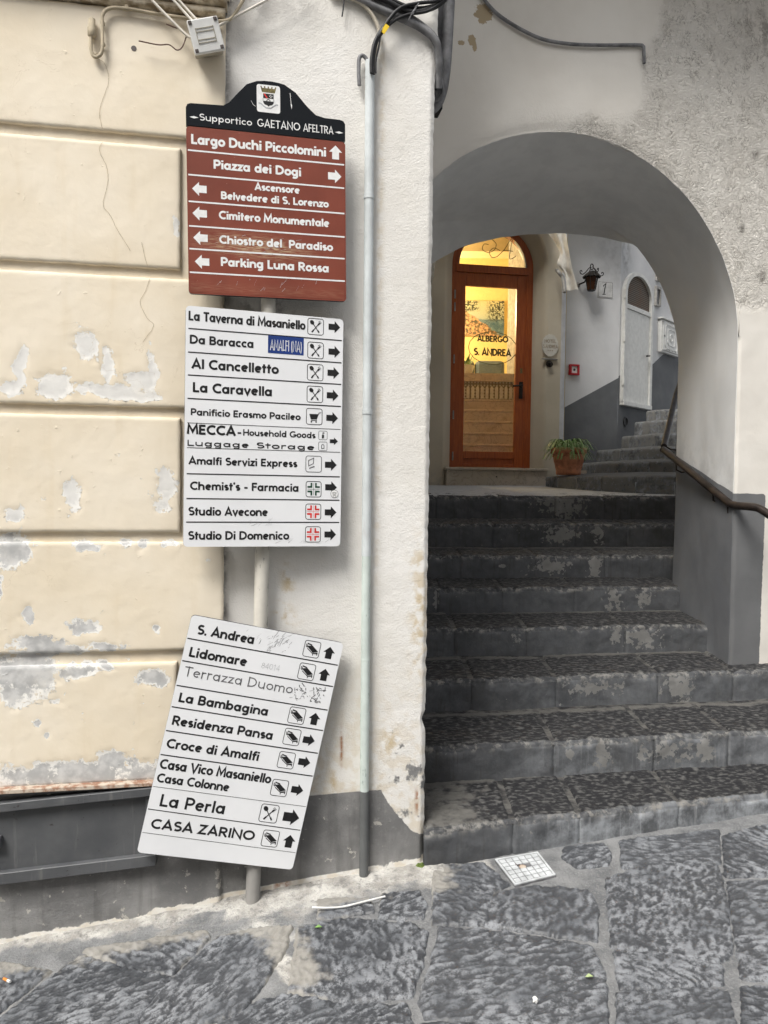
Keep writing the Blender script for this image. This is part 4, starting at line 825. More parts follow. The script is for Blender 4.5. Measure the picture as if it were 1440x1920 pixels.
em = bpy.data.materials.new('lamp_glow'); em.use_nodes = True; em.node_tree.nodes['Principled BSDF'].inputs['Emission Color'].default_value = (1, .72, .35, 1); em.node_tree.nodes['Principled BSDF'].inputs['Emission Strength'].default_value = 6
lathe('globe', [(.01, 0), (.09, -.02), (.11, -.06), (.07, -.11), (.01, -.12)], (.9, 9.6, 4.82), em, lamp, 20)
pl = bpy.data.lights.new('ceiling_lamp_light', 'POINT'); pl.energy = 58; pl.color = (1, .78, .42); pl.shadow_soft_size = .2
po = bpy.data.objects.new('ceiling_lamp_light', pl); col.objects.link(po); po.parent = lamp; po.location = (-.65, .55, -.95)
sofa = thing('sofa', (1.2, 10.4, 2.885), 'blue grey leather sofa seen through the door glass', 'sofa')
for a, b in ((.62, 1.195), (1.205, 1.60)): rbox('backrest', a, b, 10.38, 10.55, 2.95, 3.20, MAT['sofa'], sofa, .05)
rbox('seat', .62, 1.60, 10.55, 10.9, 2.89, 3.05, MAT['sofa'], sofa, .03)
u, v = np.meshgrid(np.linspace(0, 1, 24), np.linspace(0, 1, 20), indexing='ij')
pic = thing('wall_picture', (1.4, 10.99, 3.62), 'unframed coastal landscape canvas on the yellow wall', 'picture')
grid('canvas', np.stack([1.02 + .645 * u, np.full(u.shape, 10.955), 3.64 + .49 * v], -1), MAT['painting'], pic, {'u': u, 'v': v}, smooth=False, flip=True)
rbox('stretcher', 1.022, 1.663, 10.957, 10.998, 3.642, 4.128, MAT['ceramic'], pic)
bowl = thing('planter_bowl', (1.08, 9.75, 2.885), 'pale round bowl with a small dark plant on the marble slab', 'planter')
lathe('bowl', [(.06, 0), (.10, .05), (.125, .13), (.115, .135), (.09, .06)], (.99, 9.72, 2.886), MAT['ceramic'], bowl)
bm = bmesh.new()
for k in range(40):
    a = rnd.random() * 6.28; c = Vector((.99 + .05 * math.cos(a) * rnd.random(), 9.72 + .05 * math.sin(a), 3.0)); d = Vector((math.cos(a) * .09, math.sin(a) * .09, .06 + .12 * rnd.random())); s = Vector((-d.y, d.x, .02)).normalized() * .016
    bm.faces.new([bm.verts.new(p) for p in (c, c + d * .5 + s, c + d, c + d * .5 - s)])
obj_bm('leaves', bm, MAT['leaf'], bowl)

# lamp wall and utility wall
ah = thing('grey_house', (2.4, 8.9, 1.5), 'grey and white house wall with a dark dado at the turn of the alley', 'house')
S, Zg = np.meshgrid(np.linspace(-.35, .795, 60), np.linspace(1.3, 9, 200), indexing='ij')
dl = 2.40 + (S - .08) * .535
grid('wall', W2.P(S, Zg, .004 * fbm(S * 3, Zg * 3)), MAT['alley'], ah, {'dado': dl - Zg, 'stain': .35 * np.exp(-((Zg - 4.3) / .5) ** 2) * sstep(.2, .8, S) + .5 * sstep(1.95, 1.75, Zg + .1 * fbm(S * 5, Zg * 5))}, flip=True)
S, Zg = np.meshgrid(np.linspace(0, 4.0, 160), np.linspace(1.3, 9, 200), indexing='ij')
dl = np.where(S < .13, 2.80 + S * .5, 2.96 + (S - .75) * .53)
grid('wall', W3.P(S, Zg, .004 * fbm(S * 3 + 4, Zg * 3)), MAT['alley'], ah, {'dado': dl - Zg, 'stain': .95 * np.exp(-((S - .12) / .10) ** 2 - ((Zg - 4.25) / .22) ** 2) + .45 * sstep(2.45, 2.2, Zg)}, flip=True)
lathe('drain_mouth', [(.055, 0), (.055, .012), (.045, .012), (.045, -.02)], W3.p(.19, 2.29, .004), MAT['ink'], ah, 18, (W3.M @ Matrix.Rotation(R(90), 3, 'X')).to_4x4())
# utility door (a part of that house)
d0, d1 = .06, .80
ud = thing('utility_door', W3.p(.43, 2.5, .02)); ud.parent = ah; ud.location = ud.location - base(ah); BASE[ud.name] = W3.p(.43, 2.5, .02)
def arch3(r_, n=20): return [((d0 + d1) / 2 + r_ * math.cos(a), 3.76 + r_ * .78 * math.sin(a)) for a in np.linspace(0, math.pi, n)]
def w3ring(name, ro, ri, n0, n1, mat):
    bm = bmesh.new(); a = [((d0 + d1) / 2 + ro, 2.50)] + arch3(ro) + [((d0 + d1) / 2 - ro, 2.50)]; b = [((d0 + d1) / 2 + ri, 2.50)] + arch3(ri) + [((d0 + d1) / 2 - ri, 2.50)]
    Q = [[bm.verts.new(W3.p(s, z, n)) for s, z in pts] for pts, n in ((a, n0), (a, n1), (b, n1), (b, n0))]
    for i in range(len(a) - 1):
        for j in range(4): bm.faces.new((Q[j][i], Q[j][i + 1], Q[(j + 1) % 4][i + 1], Q[(j + 1) % 4][i]))
    return obj_bm(name, bm, mat, ud)
w3ring('frame', .39, .335, -.02, .045, MAT['door_white'])
W3.box('leaf', d0 + .03, d1 - .03, 2.53, 3.60, -.01, .022, MAT['door_white'], ud, .004)
W3.box('cross_rail', d0 + .03, d1 - .03, 3.602, 3.655, -.01, .034, MAT['door_white'], ud, .004)
W3.box('bottom_rail', d0 - .02, d1 + .02, 2.47, 2.525, -.01, .055, MAT['door_white'], ud, .006)
bm = bmesh.new(); bm.faces.new([bm.verts.new(W3.p(s, z, .012)) for s, z in [(d1 - .03, 3.656)] + arch3(.338) + [(d0 + .03, 3.656)]]); obj_bm('vent_panel', bm, MAT['vent'], ud)
tube('handle', [W3.p(d1 - .10, 3.12, .02), W3.p(d1 - .10, 3.12, .06), W3.p(d1 - .18, 3.11, .06)], .010, MAT['iron'], ud, 8)
for z in (2.75, 3.25, 3.75): W3.box('hinge', d0 - .03, d0 - .012, z - .05, z + .05, .03, .055, MAT['door_white'], ud)
# alley side wall on the left and the back of the court
lw = thing('alley_wall', (-.6, 6.8, 1.4), 'grey alley wall beside the landing behind the pier', 'wall')
box('wall', (-.75, 7.1, 4.0), (1.0, 4.0, 8.6), MAT['facade'], lw)

# ---- upper winding steps
up = thing('winding_steps', (2.3, 7.6, 1.5), 'grey stone steps winding up to the right of the hotel', None, None, 'structure')
US = [((1.66, 7.95), (1.80, 6.72), (2.75, 6.42), 1.615, 1.42), ((2.05, 8.75), (2.15, 7.35), (3.0, 6.9), 1.765, 1.58), ((2.36, 8.62), (2.48, 7.75), (3.2, 7.3), 1.92, 1.73), ((2.66, 8.68), (2.74, 8.1), (3.4, 7.7), 2.085, 1.88), ((2.84, 8.80), (2.92, 8.45), (3.6, 8.1), 2.26, 2.04), ((3.02, 8.95), (3.12, 8.68), (3.8, 8.4), 2.405, 2.2)]
for k, (A, B, Cc, za, z0) in enumerate(US):
    cuts = [0, .14 + .04 * (k % 3), .30, .47, .66, .84, 1.0]; ln = 2.4 - .25 * k
    for j, (c0, c1) in enumerate(zip(cuts, cuts[1:])):
        tl = np.linspace(c0 + .002, c1 - .002, 18); prof = [(0, -.20), (0, -.14), (0, -.09), (0, -.05), (0, -.022), (.006, -.007), (.02, 0), (.06, .004), (.14, .012), (.25, .024), (.40, .035), (.60, .045), (.9, .05)]
        pd = np.array([p[0] for p in prof]); pz = np.array([p[1] for p in prof]); T, D = np.meshgrid(tl, pd, indexing='ij'); PZ = np.broadcast_to(pz, T.shape)
        cxy = [A[q] * (1 - T) ** 2 + 2 * B[q] * T * (1 - T) + Cc[q] * T ** 2 for q in (0, 1)]; dxy = [2 * (B[q] - A[q]) * (1 - T) + 2 * (Cc[q] - B[q]) * T for q in (0, 1)]
        dl_ = np.hypot(*dxy); nx, ny = -dxy[1] / dl_, dxy[0] / dl_
        e = np.minimum(T - c0, c1 - T) * ln; top = (PZ > -.03)
        off = D + .005 * fbm(T * 22 + k * 3, PZ * 30) + .007 * (1 - sstep(0, .012, e)) + .008 * fbm(T * 6 + k, 0 * T)
        Zg = za + PZ + .009 * fbm(T * 9 + k, D * 6) * top - .010 * (1 - sstep(0, .02, e)) * top
        tread = np.broadcast_to((pd > .01) * 1.0, T.shape)
        rows = {'relief': .7 + 0 * T, 'tread': tread * .35, 'peel': np.full(T.shape, .55 + .25 * ((j + k) % 2)), 'nose': np.exp(-((PZ + .005) / .02) ** 2), 'worn': .75 * tread, 'light': np.full(T.shape, 1.0)}
        grid('step_stone', np.stack([cxy[0] + nx * off, cxy[1] + ny * off, Zg], -1), MAT['step'], up, rows)
X, T = np.meshgrid(np.linspace(-.3, 3.2, 60), np.linspace(0, 1, 50), indexing='ij'); yn = 5.88 + .17 * (X + .05); Y = yn + .07 + (9.3 - yn) * T
landing = grid('landing', np.stack([X, Y, 1.423 + .0085 * (X + .05) + .045 * (Y - yn) + .004 * fbm(X * 6, Y * 6) - .006 * (T < .01)], -1), MAT['stone_plain'], None); tag(landing, 'worn concrete landing in front of the hotel sill', None, None, 'structure')

# ================================================================== THINGS
# ---- signs
def sign_root(name, c, yaw, pit, rol, label):
    o = thing(name, c, label, 'sign'); BASE[o.name] = Vector((0, 0, 0))
    rr = Matrix(((math.cos(R(rol)), 0, -math.sin(R(rol))), (0, 1, 0), (math.sin(R(rol)), 0, math.cos(R(rol)))))
    o.rotation_euler = (Matrix.Rotation(R(yaw), 3, 'Z') @ Matrix.Rotation(R(pit), 3, 'X') @ rr).to_euler(); return o
sf = lambda x, y, d: Vector((x, -d, y))
def panel(root, outline, face_mat, thick=.016, nm='panel', grid_attr=None):
    bm = bmesh.new(); prism(bm, outline, sf, 0.0, -thick); bm.faces.ensure_lookup_table()
    o = obj_bm(nm, bm, [MAT['rim'], face_mat], root)
    for p in o.data.polygons:
        if p.normal.y < -.9: p.material_index = 1
    o.data.materials[0] = MAT['rim']; return o
def fl(root, name, mat, fn, lift=.0006):
    f = Flat(); fn(f); return f.build(name, sf, mat, root, lift)
def arrow(f, x, y, ang, L=.042, W=.042, sw=.5):
    p = [(-.5, -sw / 2), (0.02, -sw / 2), (.02, -.5), (.5, 0), (.02, .5), (.02, sw / 2), (-.5, sw / 2)]; c, s = math.cos(R(ang)), math.sin(R(ang))
    f.poly([(x + (a * L) * c - (b * W) * s, y + (a * L) * s + (b * W) * c) for a, b in p])
def ic_food(f, x, y, k):
    t = lambda pts: [(x + a * k, y + b * k) for a, b in pts]
    f.poly(t([(-.23 + .13 * math.cos(a) * .75 - .16 * math.sin(a) * .6, .25 + .13 * math.cos(a) * .6 + .16 * math.sin(a) * .75) for a in np.linspace(0, 2 * math.pi, 14)[:-1]])); f.rib(t([(-.15, .15), (.20, -.33)]), .05 * k); f.rib(t([(.13, -.22), (.22, -.36)]), .09 * k)
    f.rib(t([(.16, .14), (-.22, -.33)]), .05 * k); f.rib(t([(-.12, -.2), (-.24, -.36)]), .09 * k)
    f.poly(t([(.12, .16), (.18, .08), (.30, .20), (.22, .27)]))
    for q in (0, .05, .10): f.rib(t([(.22 + q - .05, .27 - q + .02), (.27 + q, .33 - q + .05)]), .025 * k)
def ic_bed(f, x, y, k):
    t = lambda pts: [(x + a * k, y + b * k) for a, b in pts]
    f.rib(t([(-.40, .30), (-.40, .12), (-.33, .08), (-.33, .26)]), .04 * k); f.poly(t([(-.36, .30), (-.05, .22), (-.02, .29), (-.33, .37)]))
    f.poly(t([(-.36, .16), (.0, .24), (.44, -.10), (.10, -.22)])); f.poly(t([(.10, -.25), (.42, -.16), (.42, -.34), (.37, -.34), (.37, -.26), (.14, -.30), (.14, -.40), (.10, -.40)])); f.poly(t([(-.30, .04), (.10, -.24), (.10, -.30), (-.30, -.02)]))
def ic_cross(f, x, y, k):
    for a in (1, -1):
        for b in (1, -1): f.poly([(x + a * k * .09, y + b * k * .09), (x + a * k * .40, y + b * k * .09), (x + a * k * .40, y + b * k * .20), (x + a * k * .20, y + b * k * .20), (x + a * k * .20, y + b * k * .40), (x + a * k * .09, y + b * k * .40)])
    f.rib([(x - .4 * k, y), (x + .4 * k, y)], .02 * k); f.rib([(x, y - .4 * k), (x, y + .4 * k)], .02 * k)
def ic_cart(f, x, y, k):
    t = lambda pts: [(x + a * k, y + b * k) for a, b in pts]
    f.poly(t([(-.32, .16), (.28, .16), (.16, -.18), (-.22, -.18)])); f.rib(t([(.22, .05), (.30, .24), (.44, .26)]), .04 * k); f.rib(t([(-.22, -.24), (.18, -.24)]), .035 * k)
    for q in (-.18, .12): f.poly(t([(q + .05 * math.cos(a), -.33 + .05 * math.sin(a)) for a in np.linspace(0, 6.28, 10)[:-1]]))

T1 = sign_root('brown_sign', (-.413, 2.70, 2.429), 14.1, .7, 1.1, 'brown direction sign with black arched header bearing a coat of arms')
br = panel(T1, rrect(.545, .556, .012), MAT['brown'])
u, v = np.meshgrid(np.linspace(-.266, .266, 60), np.linspace(-.272, .272, 60), indexing='ij')
scf = np.clip(1.1 * np.exp(-((v + .11 + .05 * u) / .035) ** 2 - ((u + .04) / .17) ** 2) + .22 * np.exp(-((v + .255) / .02) ** 2) + .03, 0, 1)
grid('face', np.stack([u, np.full(u.shape, -.0004), v], -1), MAT['brown'], T1, {'scuff': scf}, smooth=False)
hd = [(-.2725, .2815), (-.2725, .3396), (-.267, .3506), (-.2567, .3546), (-.1487, .3589), (-.1296, .3706), (-.1038, .4007), (-.0694, .4381), (-.0352, .4527), (-.01, .4565), (.0164, .4569), (.040, .4550), (.0595, .4516), (.0984, .4288), (.1375, .3867), (.1681, .3604), (.1991, .354), (.2529, .3535), (.266, .350), (.2725, .340), (.2725, .2815)]
panel(T1, hd, MAT['black_sign'], .016, 'header')
for q in (('Supportico', -.2296, .3004, .178, .0235), ('GAETANO', -.036, .3004, .150, .0275), ('AFELTRA', .123, .3004, .108, .0275)):
    fl(T1, 'lettering', MAT['white_ink'], lambda f: f.text(*q, .125))
for x in (-.246, .2505): fl(T1, 'ornament', MAT['white_ink'], lambda f: f.poly([(x - .015, .309), (x, .313), (x + .015, .309), (x, .305)]))
for q in [("Largo Duchi Piccolomini", -.2571, .2208, .4617, .0323), ("Piazza dei Dogi", -.1845, .1451, .3004, .0301), ("Ascensore", -.0468, .0855, .1567, .0246), ("Belvedere di S. Lorenzo", -.161, .046, .3728, .0252), ("Cimitero Monumentale", -.1688, -.0216, .3823, .0274), ("Chiostro del  Paradiso", -.1689, -.1039, .3952, .0275), ("Parking Luna Rossa", -.1647, -.1797, .3767, .0297)]:
    fl(T1, 'lettering', MAT['white_ink'], lambda f: f.text(*q, .225), .0009)
for y in (.1989, .1179, .0296, -.0521, -.1281, -.2069): fl(T1, 'divider', MAT['white_ink'], lambda f: f.rib([(-.268, y), (.268, y)], .0052), .0009)
for x, y, a in ((.2375, .239, 90), (.234, .1565, 0), (-.232, .0729, 180), (-.2322, -.0086, 180), (-.2308, -.0901, 180), (-.2267, -.1697, 180)): fl(T1, 'arrow', MAT['white_ink'], lambda f: arrow(f, x, y, a, .048, .047, .52), .0009)
fl(T1, 'crest_plate', MAT['white_ink'], lambda f: f.poly([(a + .0042, b + .397) for a, b in rrect(.080, .0925, .008)]), .0006)
fl(T1, 'crest_crown', MAT['gold'], lambda f: [f.poly([(-.018, .418), (.026, .418), (.030, .432), (-.022, .432)]), f.rib([(-.018, .4195), (.026, .4195)], .0035)] + [f.rib([(.004 + k * .0115, .431), (.004 + k * .0128, .438)], .0042) for k in (-2, -1, 0, 1, 2)], .0009)
fl(T1, 'crest_shield', MAT['ink'], lambda f: [f.poly([(-.014, .414), (.022, .414), (.022, .398), (-.014, .398)]), f.poly([(-.014, .389), (.022, .389), (.022, .384), (.017, .377), (.008, .375), (.004, .371), (0, .375), (-.009, .377), (-.014, .384)]), f.rib(arc(.004, .389, .0058, .0058, 0, 360), .0025), f.rib([(-.0145, .398), (-.0145, .388)], .0012), f.rib([(.0225, .398), (.0225, .388)], .0012)], .0009)
fl(T1, 'crest_bend', MAT['red'], lambda f: f.poly([(-.0135, .4135), (-.008, .4135), (.0025, .3985), (-.003, .3985)]), .0013)
fl(T1, 'crest_cross', MAT['white_ink'], lambda f: [f.poly([(.0125 + math.cos(R(a)) * .001, .406 + math.sin(R(a)) * .001), (.0125 + math.cos(R(a + 22)) * .0068, .406 + math.sin(R(a + 22)) * .0068), (.0125 + math.cos(R(a)) * .0045, .406 + math.sin(R(a)) * .0045), (.0125 + math.cos(R(a - 22)) * .0068, .406 + math.sin(R(a - 22)) * .0068)]) for a in (0, 90, 180, 270)], .0013)
fl(T1, 'crest_ribbon', MAT['pale_ink'], lambda f: f.rib([(-.030, .380), (-.022, .379), (-.012, .371), (-.004, .366), (.012, .366), (.020, .372), (.030, .379), (.037, .379)], .0045), .0009)

T2 = sign_root('white_sign', (-.418, 2.70, 1.691), 17.6, -1.1, -.5, 'upright white direction sign with restaurants and chemist below the brown sign')
panel(T2, rrect(.55, .818, .014), MAT['white_sign'])
for q in [("La Taverna di Masaniello", -.2663, .3597, .4031, .0320), ("Da Baracca", -.2618, .2817, .2181, .0294), ("Al Cancelletto", -.2551, .1976, .299, .0331), ("La Caravella", -.2502, .1179, .2732, .0333), ("Panificio Erasmo Pacileo", -.2558, .0389, .3799, .0234), ("Amalfi Servizi Express", -.2612, -.1281, .3758, .0263), ("Chemist's - Farmacia", -.2554, -.2148, .377, .0282), ("Studio Avecone", -.2597, -.3021, .272, .0292), ("Studio Di Domenico", -.2596, -.3848, .3482, .0293)]:
    fl(T2, 'lettering', MAT['ink'], lambda f: f.text(*q, .205))
fl(T2, 'lettering', MAT['ink'], lambda f: f.text("MECCA", -.268, -.0251, .1656, .0325, .22))
fl(T2, 'lettering', MAT['ink'], lambda f: f.text("-", -.0992, -.0251, .0169, .0276, .2))
fl(T2, 'lettering', MAT['ink'], lambda f: f.text("Household Goods", -.0787, -.0232, .2577, .0221, .19))
fl(T2, 'lettering', MAT['ink'], lambda f: f.text("Luggage", -.2679, -.0655, .2125, .0205, .15))
fl(T2, 'lettering', MAT['ink'], lambda f: f.text("Storage", -.034, -.0655, .212, .0205, .15))
fl(T2, 'place_plate', MAT['blue'], lambda f: f.poly([(.0045, .2688), (.1313, .2688), (.1313, .3305), (.0045, .3305)]))
fl(T2, 'lettering', MAT['white_ink'], lambda f: f.text("AMALFI (NA)", .0116, .2787, .1137, .0391, .10), .0009)
for y, w in ((.332, .004), (.2522, .004), (.1746, .004), (.0952, .004), (.0124, .002), (-.0718, .002), (-.1603, .004), (-.2447, .004), (-.3248, .004)): fl(T2, 'divider', MAT['ink'], lambda f: f.rib([(-.266, y), (.270, y - (.0 if y > 0 else -.002))], w))
for x, y in ((.1736, .3741), (.1744, .2899), (.1742, .2115), (.1741, .1337)): fl(T2, 'restaurant_symbol', MAT['ink'], lambda f: [f.ring(x, y, .057, .008, .0022), ic_food(f, x, y, .057)])
fl(T2, 'shop_symbol', MAT['ink'], lambda f: [f.ring(.1729, .0543, .057, .008, .0022), ic_cart(f, .1729, .0543, .057)])
fl(T2, 'goods_symbol', MAT['ink'], lambda f: [f.ring(.2056, -.0114, .031, .005, .0014), f.rib([(.2056, -.022), (.2056, -.010)], .008), f.rib([(.2056, -.010), (.2056, -.002), (.211, -.003)], .003)])
fl(T2, 'luggage_symbol', MAT['ink'], lambda f: [f.ring(.2055, -.0504, .031, .005, .0014), f.rib([(.201, -.058), (.201, -.049)] + arc(.2055, -.049, .0045, .005, 180, 0) + [(.21, -.058), (.201, -.058)], .002)])
fl(T2, 'office_symbol', MAT['worn_ink'], lambda f: [f.ring(.1732, -.115, .057, .008, .0022), f.rib([(.154, -.103), (.155, -.122), (.172, -.113), (.173, -.094), (.154, -.103)], .0025), f.rib([(.157, -.131), (.176, -.123)], .0035)])
fl(T2, 'symbol_frame', MAT['ink'], lambda f: f.ring(.1741, -.2047, .055, .008, .0022)); fl(T2, 'chemist_cross', MAT['green'], lambda f: ic_cross(f, .1741, -.2047, .056))
for y in (-.285, -.3661): fl(T2, 'symbol_frame', MAT['ink'], lambda f: f.ring(.174, y, .055, .008, .0022)); fl(T2, 'medical_cross', MAT['red'], lambda f: ic_cross(f, .174, y, .056))
for x, y in ((.2421, .3782), (.2432, .2897), (.2406, .2138), (.2391, .1331), (.2385, .0522), (.236, -.1161), (.2379, -.1967), (.2375, -.2868), (.2374, -.3665)): fl(T2, 'arrow', MAT['ink'], lambda f: arrow(f, x, y, 0, .043, .043, .5))
fl(T2, 'arrow', MAT['ink'], lambda f: arrow(f, .2459, -.031, 0, .030, .027, .5))
fl(T2, 'round_sticker', MAT['white_ink'], lambda f: f.poly([(.2505 + .0145 * math.cos(a), -.2200 + .0145 * math.sin(a)) for a in np.linspace(0, 6.28, 20)[:-1]]), .001)
fl(T2, 'round_sticker', MAT['worn_ink'], lambda f: [f.rib(arc(.2505, -.22, .0138, .0138, 0, 360), .0012), f.rib([(.2425, -.2165), (.2585, -.2165)], .0018), f.rib([(.245, -.2165), (.247, -.231)], .001), f.rib([(.256, -.2165), (.254, -.231)], .001), f.rib([(.248, -.224), (.253, -.224)], .003)], .0014)

T3 = sign_root('tilted_sign', (-.490, 2.70, .575), 13.8, -.4, -12.5, 'white lodging sign hanging crooked on the pole, lowest of the three')
panel(T3, rrect(.551, .838, .014), MAT['white_sign'])
for q, w in ((("S. Andrea", -.2457, .3567, .203, .034), .205), (("Lidomare", -.2555, .2752, .2048, .034), .205), (("La Bambagina", -.2553, .1145, .3183, .0329), .205), (("Residenza Pansa", -.2595, .0328, .3583, .0329), .205), (("Croce di Amalfi", -.2607, -.0487, .3273, .0329), .205), (("Casa Vico Masaniello", -.267, -.1223, .3938, .034), .20), (("Casa Colonne", -.2659, -.1703, .2528, .0318), .20), (("La Perla", -.239, -.2518, .231, .0429), .17), (("CASA ZARINO", -.2512, -.3307, .3663, .034), .19)):
    fl(T3, 'lettering', MAT['ink'], lambda f: f.text(*q, w))
fl(T3, 'lettering', MAT['worn_ink'], lambda f: f.text("Terrazza Duomo", -.2582, .2058, .3909, .0356, .10))
fl(T3, 'faded_number', MAT['pale_ink'], lambda f: f.text("84014", .0, .278, .068, .022, .06))
for y, w in ((.3364, .004), (.2571, .004), (.1697, .004), (.0941, .004), (.0099, .004), (-.0745, .004), (-.1869, .0016), (-.270, .003), (-.3523, .0016)): fl(T3, 'divider', MAT['ink'], lambda f: f.rib([(-.272, y + (.004 if y < -.2 else 0)), (.272, y - (.004 if y < -.2 else 0))], w))  # the lowest thin line is a shadow drawn in ink
for x, y in ((.1652, .3766), (.165, .2938), (.1655, .1323), (.1655, .054), (.1643, -.0314), (.1626, -.1331), (.1707, -.3166)): fl(T3, 'bed_symbol', MAT['ink'], lambda f: [f.ring(x, y, .058, .008, .0022), ic_bed(f, x, y, .056)])
fl(T3, 'restaurant_symbol', MAT['ink'], lambda f: [f.ring(.1459, -.2284, .064, .009, .0022), ic_food(f, .1459, -.2284, .064)])
for x, y, a, k in ((.2301, .3751, 90, 1), (.2307, .2938, 90, 1), (.2318, .131, 90, 1), (.2289, .0518, 0, 1), (.2306, -.0289, 0, 1), (.2277, -.1314, 0, 1), (.2284, -.2314, 0, 1.35), (.2405, -.3182, 90, 1.05)): fl(T3, 'arrow', MAT['ink'], lambda f: arrow(f, x, y, a, .044 * k, .043 * k, .55))
def smudge(f):
    r2 = random.Random(5)
    for k in range(60):
        x = .135 + .115 * r2.random(); y = .19 + .052 * r2.random(); a = r2.random() * 6.28; l = .004 + .012 * r2.random(); f.rib([(x, y), (x + l * math.cos(a), y + l * math.sin(a))], .0008 + .0022 * r2.random())
fl(T3, 'torn_sticker', MAT['worn_ink'], smudge)
def scratches(seed, boxes, n, w=.0008):
    def fn(f):
        r2 = random.Random(seed)
        for (x0, y0, x1, y1, ang) in boxes:
            for k in range(n):
                x = x0 + (x1 - x0) * r2.random(); y = y0 + (y1 - y0) * r2.random(); a = R(ang + 30 * (r2.random() - .5)); l = .004 + .02 * r2.random(); f.rib([(x, y), (x + l * .5 * math.cos(a), y + l * .5 * math.sin(a) + .0015 * (r2.random() - .5)), (x + l * math.cos(a), y + l * math.sin(a))], w * (.4 + r2.random()))
    return fn
fl(T3, 'scratches', MAT['worn_ink'], scratches(3, [(-.08, .36, .10, .405, 60), (.0, .335, .07, .40, 40)], 26))
fl(T2, 'scratches', MAT['pale_ink'], scratches(4, [(-.06, -.34, .02, -.31, 30), (.12, -.40, .22, -.385, 20), (-.02, -.40, .10, -.375, 30)], 12))
fl(T1, 'scratches', MAT['pale_ink'], scratches(6, [(-.2, -.13, .1, -.07, 5), (-.22, -.26, .2, -.22, 60)], 14), .0012)
fl(T1, 'scratches', MAT['white_ink'], lambda f: [f.rib([(.0785, .425), (.081, .40), (.083, .378)], .0018), f.poly([(.080, .388), (.0855, .386), (.084, .370)]), f.rib([(-.055, .385), (-.048, .372), (-.04, .367)], .0012)], .0012)

# ---- sign pole
pole = thing('sign_pole', (-.46, 2.747, -.06), 'slightly leaning metal pole carrying the three signs', 'pole')
tube('shaft', [(-.463, 2.747, -.08), (-.4505, 2.747, .30)], .0262, MAT['pole_low'], pole, 18)
tube('shaft', [(-.4505, 2.747, .30), (-.437, 2.749, 1.1), (-.418, 2.75, 2.2), (-.412, 2.75, 2.66)], .0258, MAT['pole'], pole, 18)
for z, x in ((2.58, -.413), (2.28, -.417), (1.95, -.42), (1.42, -.43), (.86, -.44), (.30, -.45)):
    bm = bmesh.new(); add_tube(bm, [(x, 2.750, z - .012), (x, 2.750, z + .012)], .0275, 18); obj_bm('clamp', bm, MAT['pole_low'], pole)

# ---- conduit pipe on the pier
con = thing('conduit_pipe', W1.p(-.236, .0, .02), 'upright conduit pipe on the pier, white above and mint and grey below', 'pipe')
sx = lambda z: -.2365 - .0115 * (z / 3.03)
def cp(z, n=.021): return W1.p(sx(z), z, n)
tube('pipe', [cp(-.03), cp(.36)], .0172, MAT['conduit_low'], con, 16); tube('pipe', [cp(.355), cp(.64), cp(1.25)], .0165, MAT['conduit_mid'], con, 16); tube('pipe', [cp(1.24), cp(1.8), cp(3.035)], .0175, MAT['conduit_top'], con, 16)
tube('collar', [cp(.60), cp(.655)], .0177, MAT['conduit_mid'], con, 16); tube('collar', [cp(.85), cp(.858)], .0172, MAT['conduit_mid'], con, 16)
for z in (1.77, 2.55): tube('clip', [cp(z - .008), cp(z + .008)], .0195, MAT['conduit_top'], con, 16)
# ---- cables at the top of the pier
def cable(pts, rad, mat, label, n=.02, name='cable', fr=W1):
    q = [fr.p(a[0], a[1], a[2] if len(a) > 2 else n) for a in pts]; o = tube(name, q, rad, MAT[mat], None, 8, 7); return tag(o, label, 'cable')
cable([(-.40, 3.295), (-.323, 3.264), (-.235, 3.231), (-.135, 3.201), (-.055, 3.172), (-.004, 3.129), (.014, 3.063, .0), (.02, 2.99, -.03)], .014, 'cable_grey', 'thick grey cable running down to the pier corner')
cable([(-.40, 3.31), (-.30, 3.278), (-.2, 3.245), (-.13, 3.222), (-.06, 3.19), (.0, 3.14), (.02, 3.07, 0)], .008, 'cable_grey', 'thin grey cable lying on the thick grey cable')
cable([(-.40, 3.32), (-.298, 3.275), (-.195, 3.247), (-.106, 3.218), (-.036, 3.235), (.014, 3.266), (.054, 3.319), (.1, 3.40)], .009, 'cable_black', 'black cable sagging across the top of the pier', .035)
cable([(-.40, 3.335), (-.298, 3.292), (-.195, 3.262), (-.106, 3.236), (-.036, 3.245), (.014, 3.276), (.06, 3.34), (.1, 3.42)], .0075, 'cable_black', 'upper black cable along the top of the pier', .03)
cable([(-.246, 2.98), (-.246, 3.032), (-.233, 3.095), (-.198, 3.156), (-.146, 3.219), (-.076, 3.246), (-.006, 3.264), (.034, 3.307), (.07, 3.38)], .0065, 'cable_black', 'black cable looping from the conduit pipe, upper of two', .045)
cable([(-.238, 2.98), (-.238, 3.033), (-.223, 3.105), (-.175, 3.168), (-.116, 3.203), (-.036, 3.228), (.024, 3.281), (.06, 3.36)], .0058, 'cable_black', 'black cable looping from the conduit pipe, lower of two', .040)
cable([(-.40, 3.27), (-.323, 3.251), (-.274, 3.232), (-.234, 3.19), (-.214, 3.135), (-.228, 3.06), (-.234, 2.99)], .0068, 'cable_cream', 'cream cable bending down to the conduit mouth', .018)
cable([(-.249, 2.99), (-.256, 3.030), (-.272, 3.050), (-.287, 3.041), (-.289, 2.993), (-.286, 2.944)], .0072, 'cable_grey', 'cut grey cable hooked over the conduit mouth', .022)
cable([(-.342, 3.27), (-.346, 3.22), (-.351, 3.182)], .0028, 'cable_black', 'short cut black wire hanging at the top of the pier', .02)
cable([(-.228, 2.99), (-.226, 3.04), (-.217, 3.087), (-.212, 3.14)], .0035, 'cable_grey', 'thin grey wire entering the conduit pipe', .03)
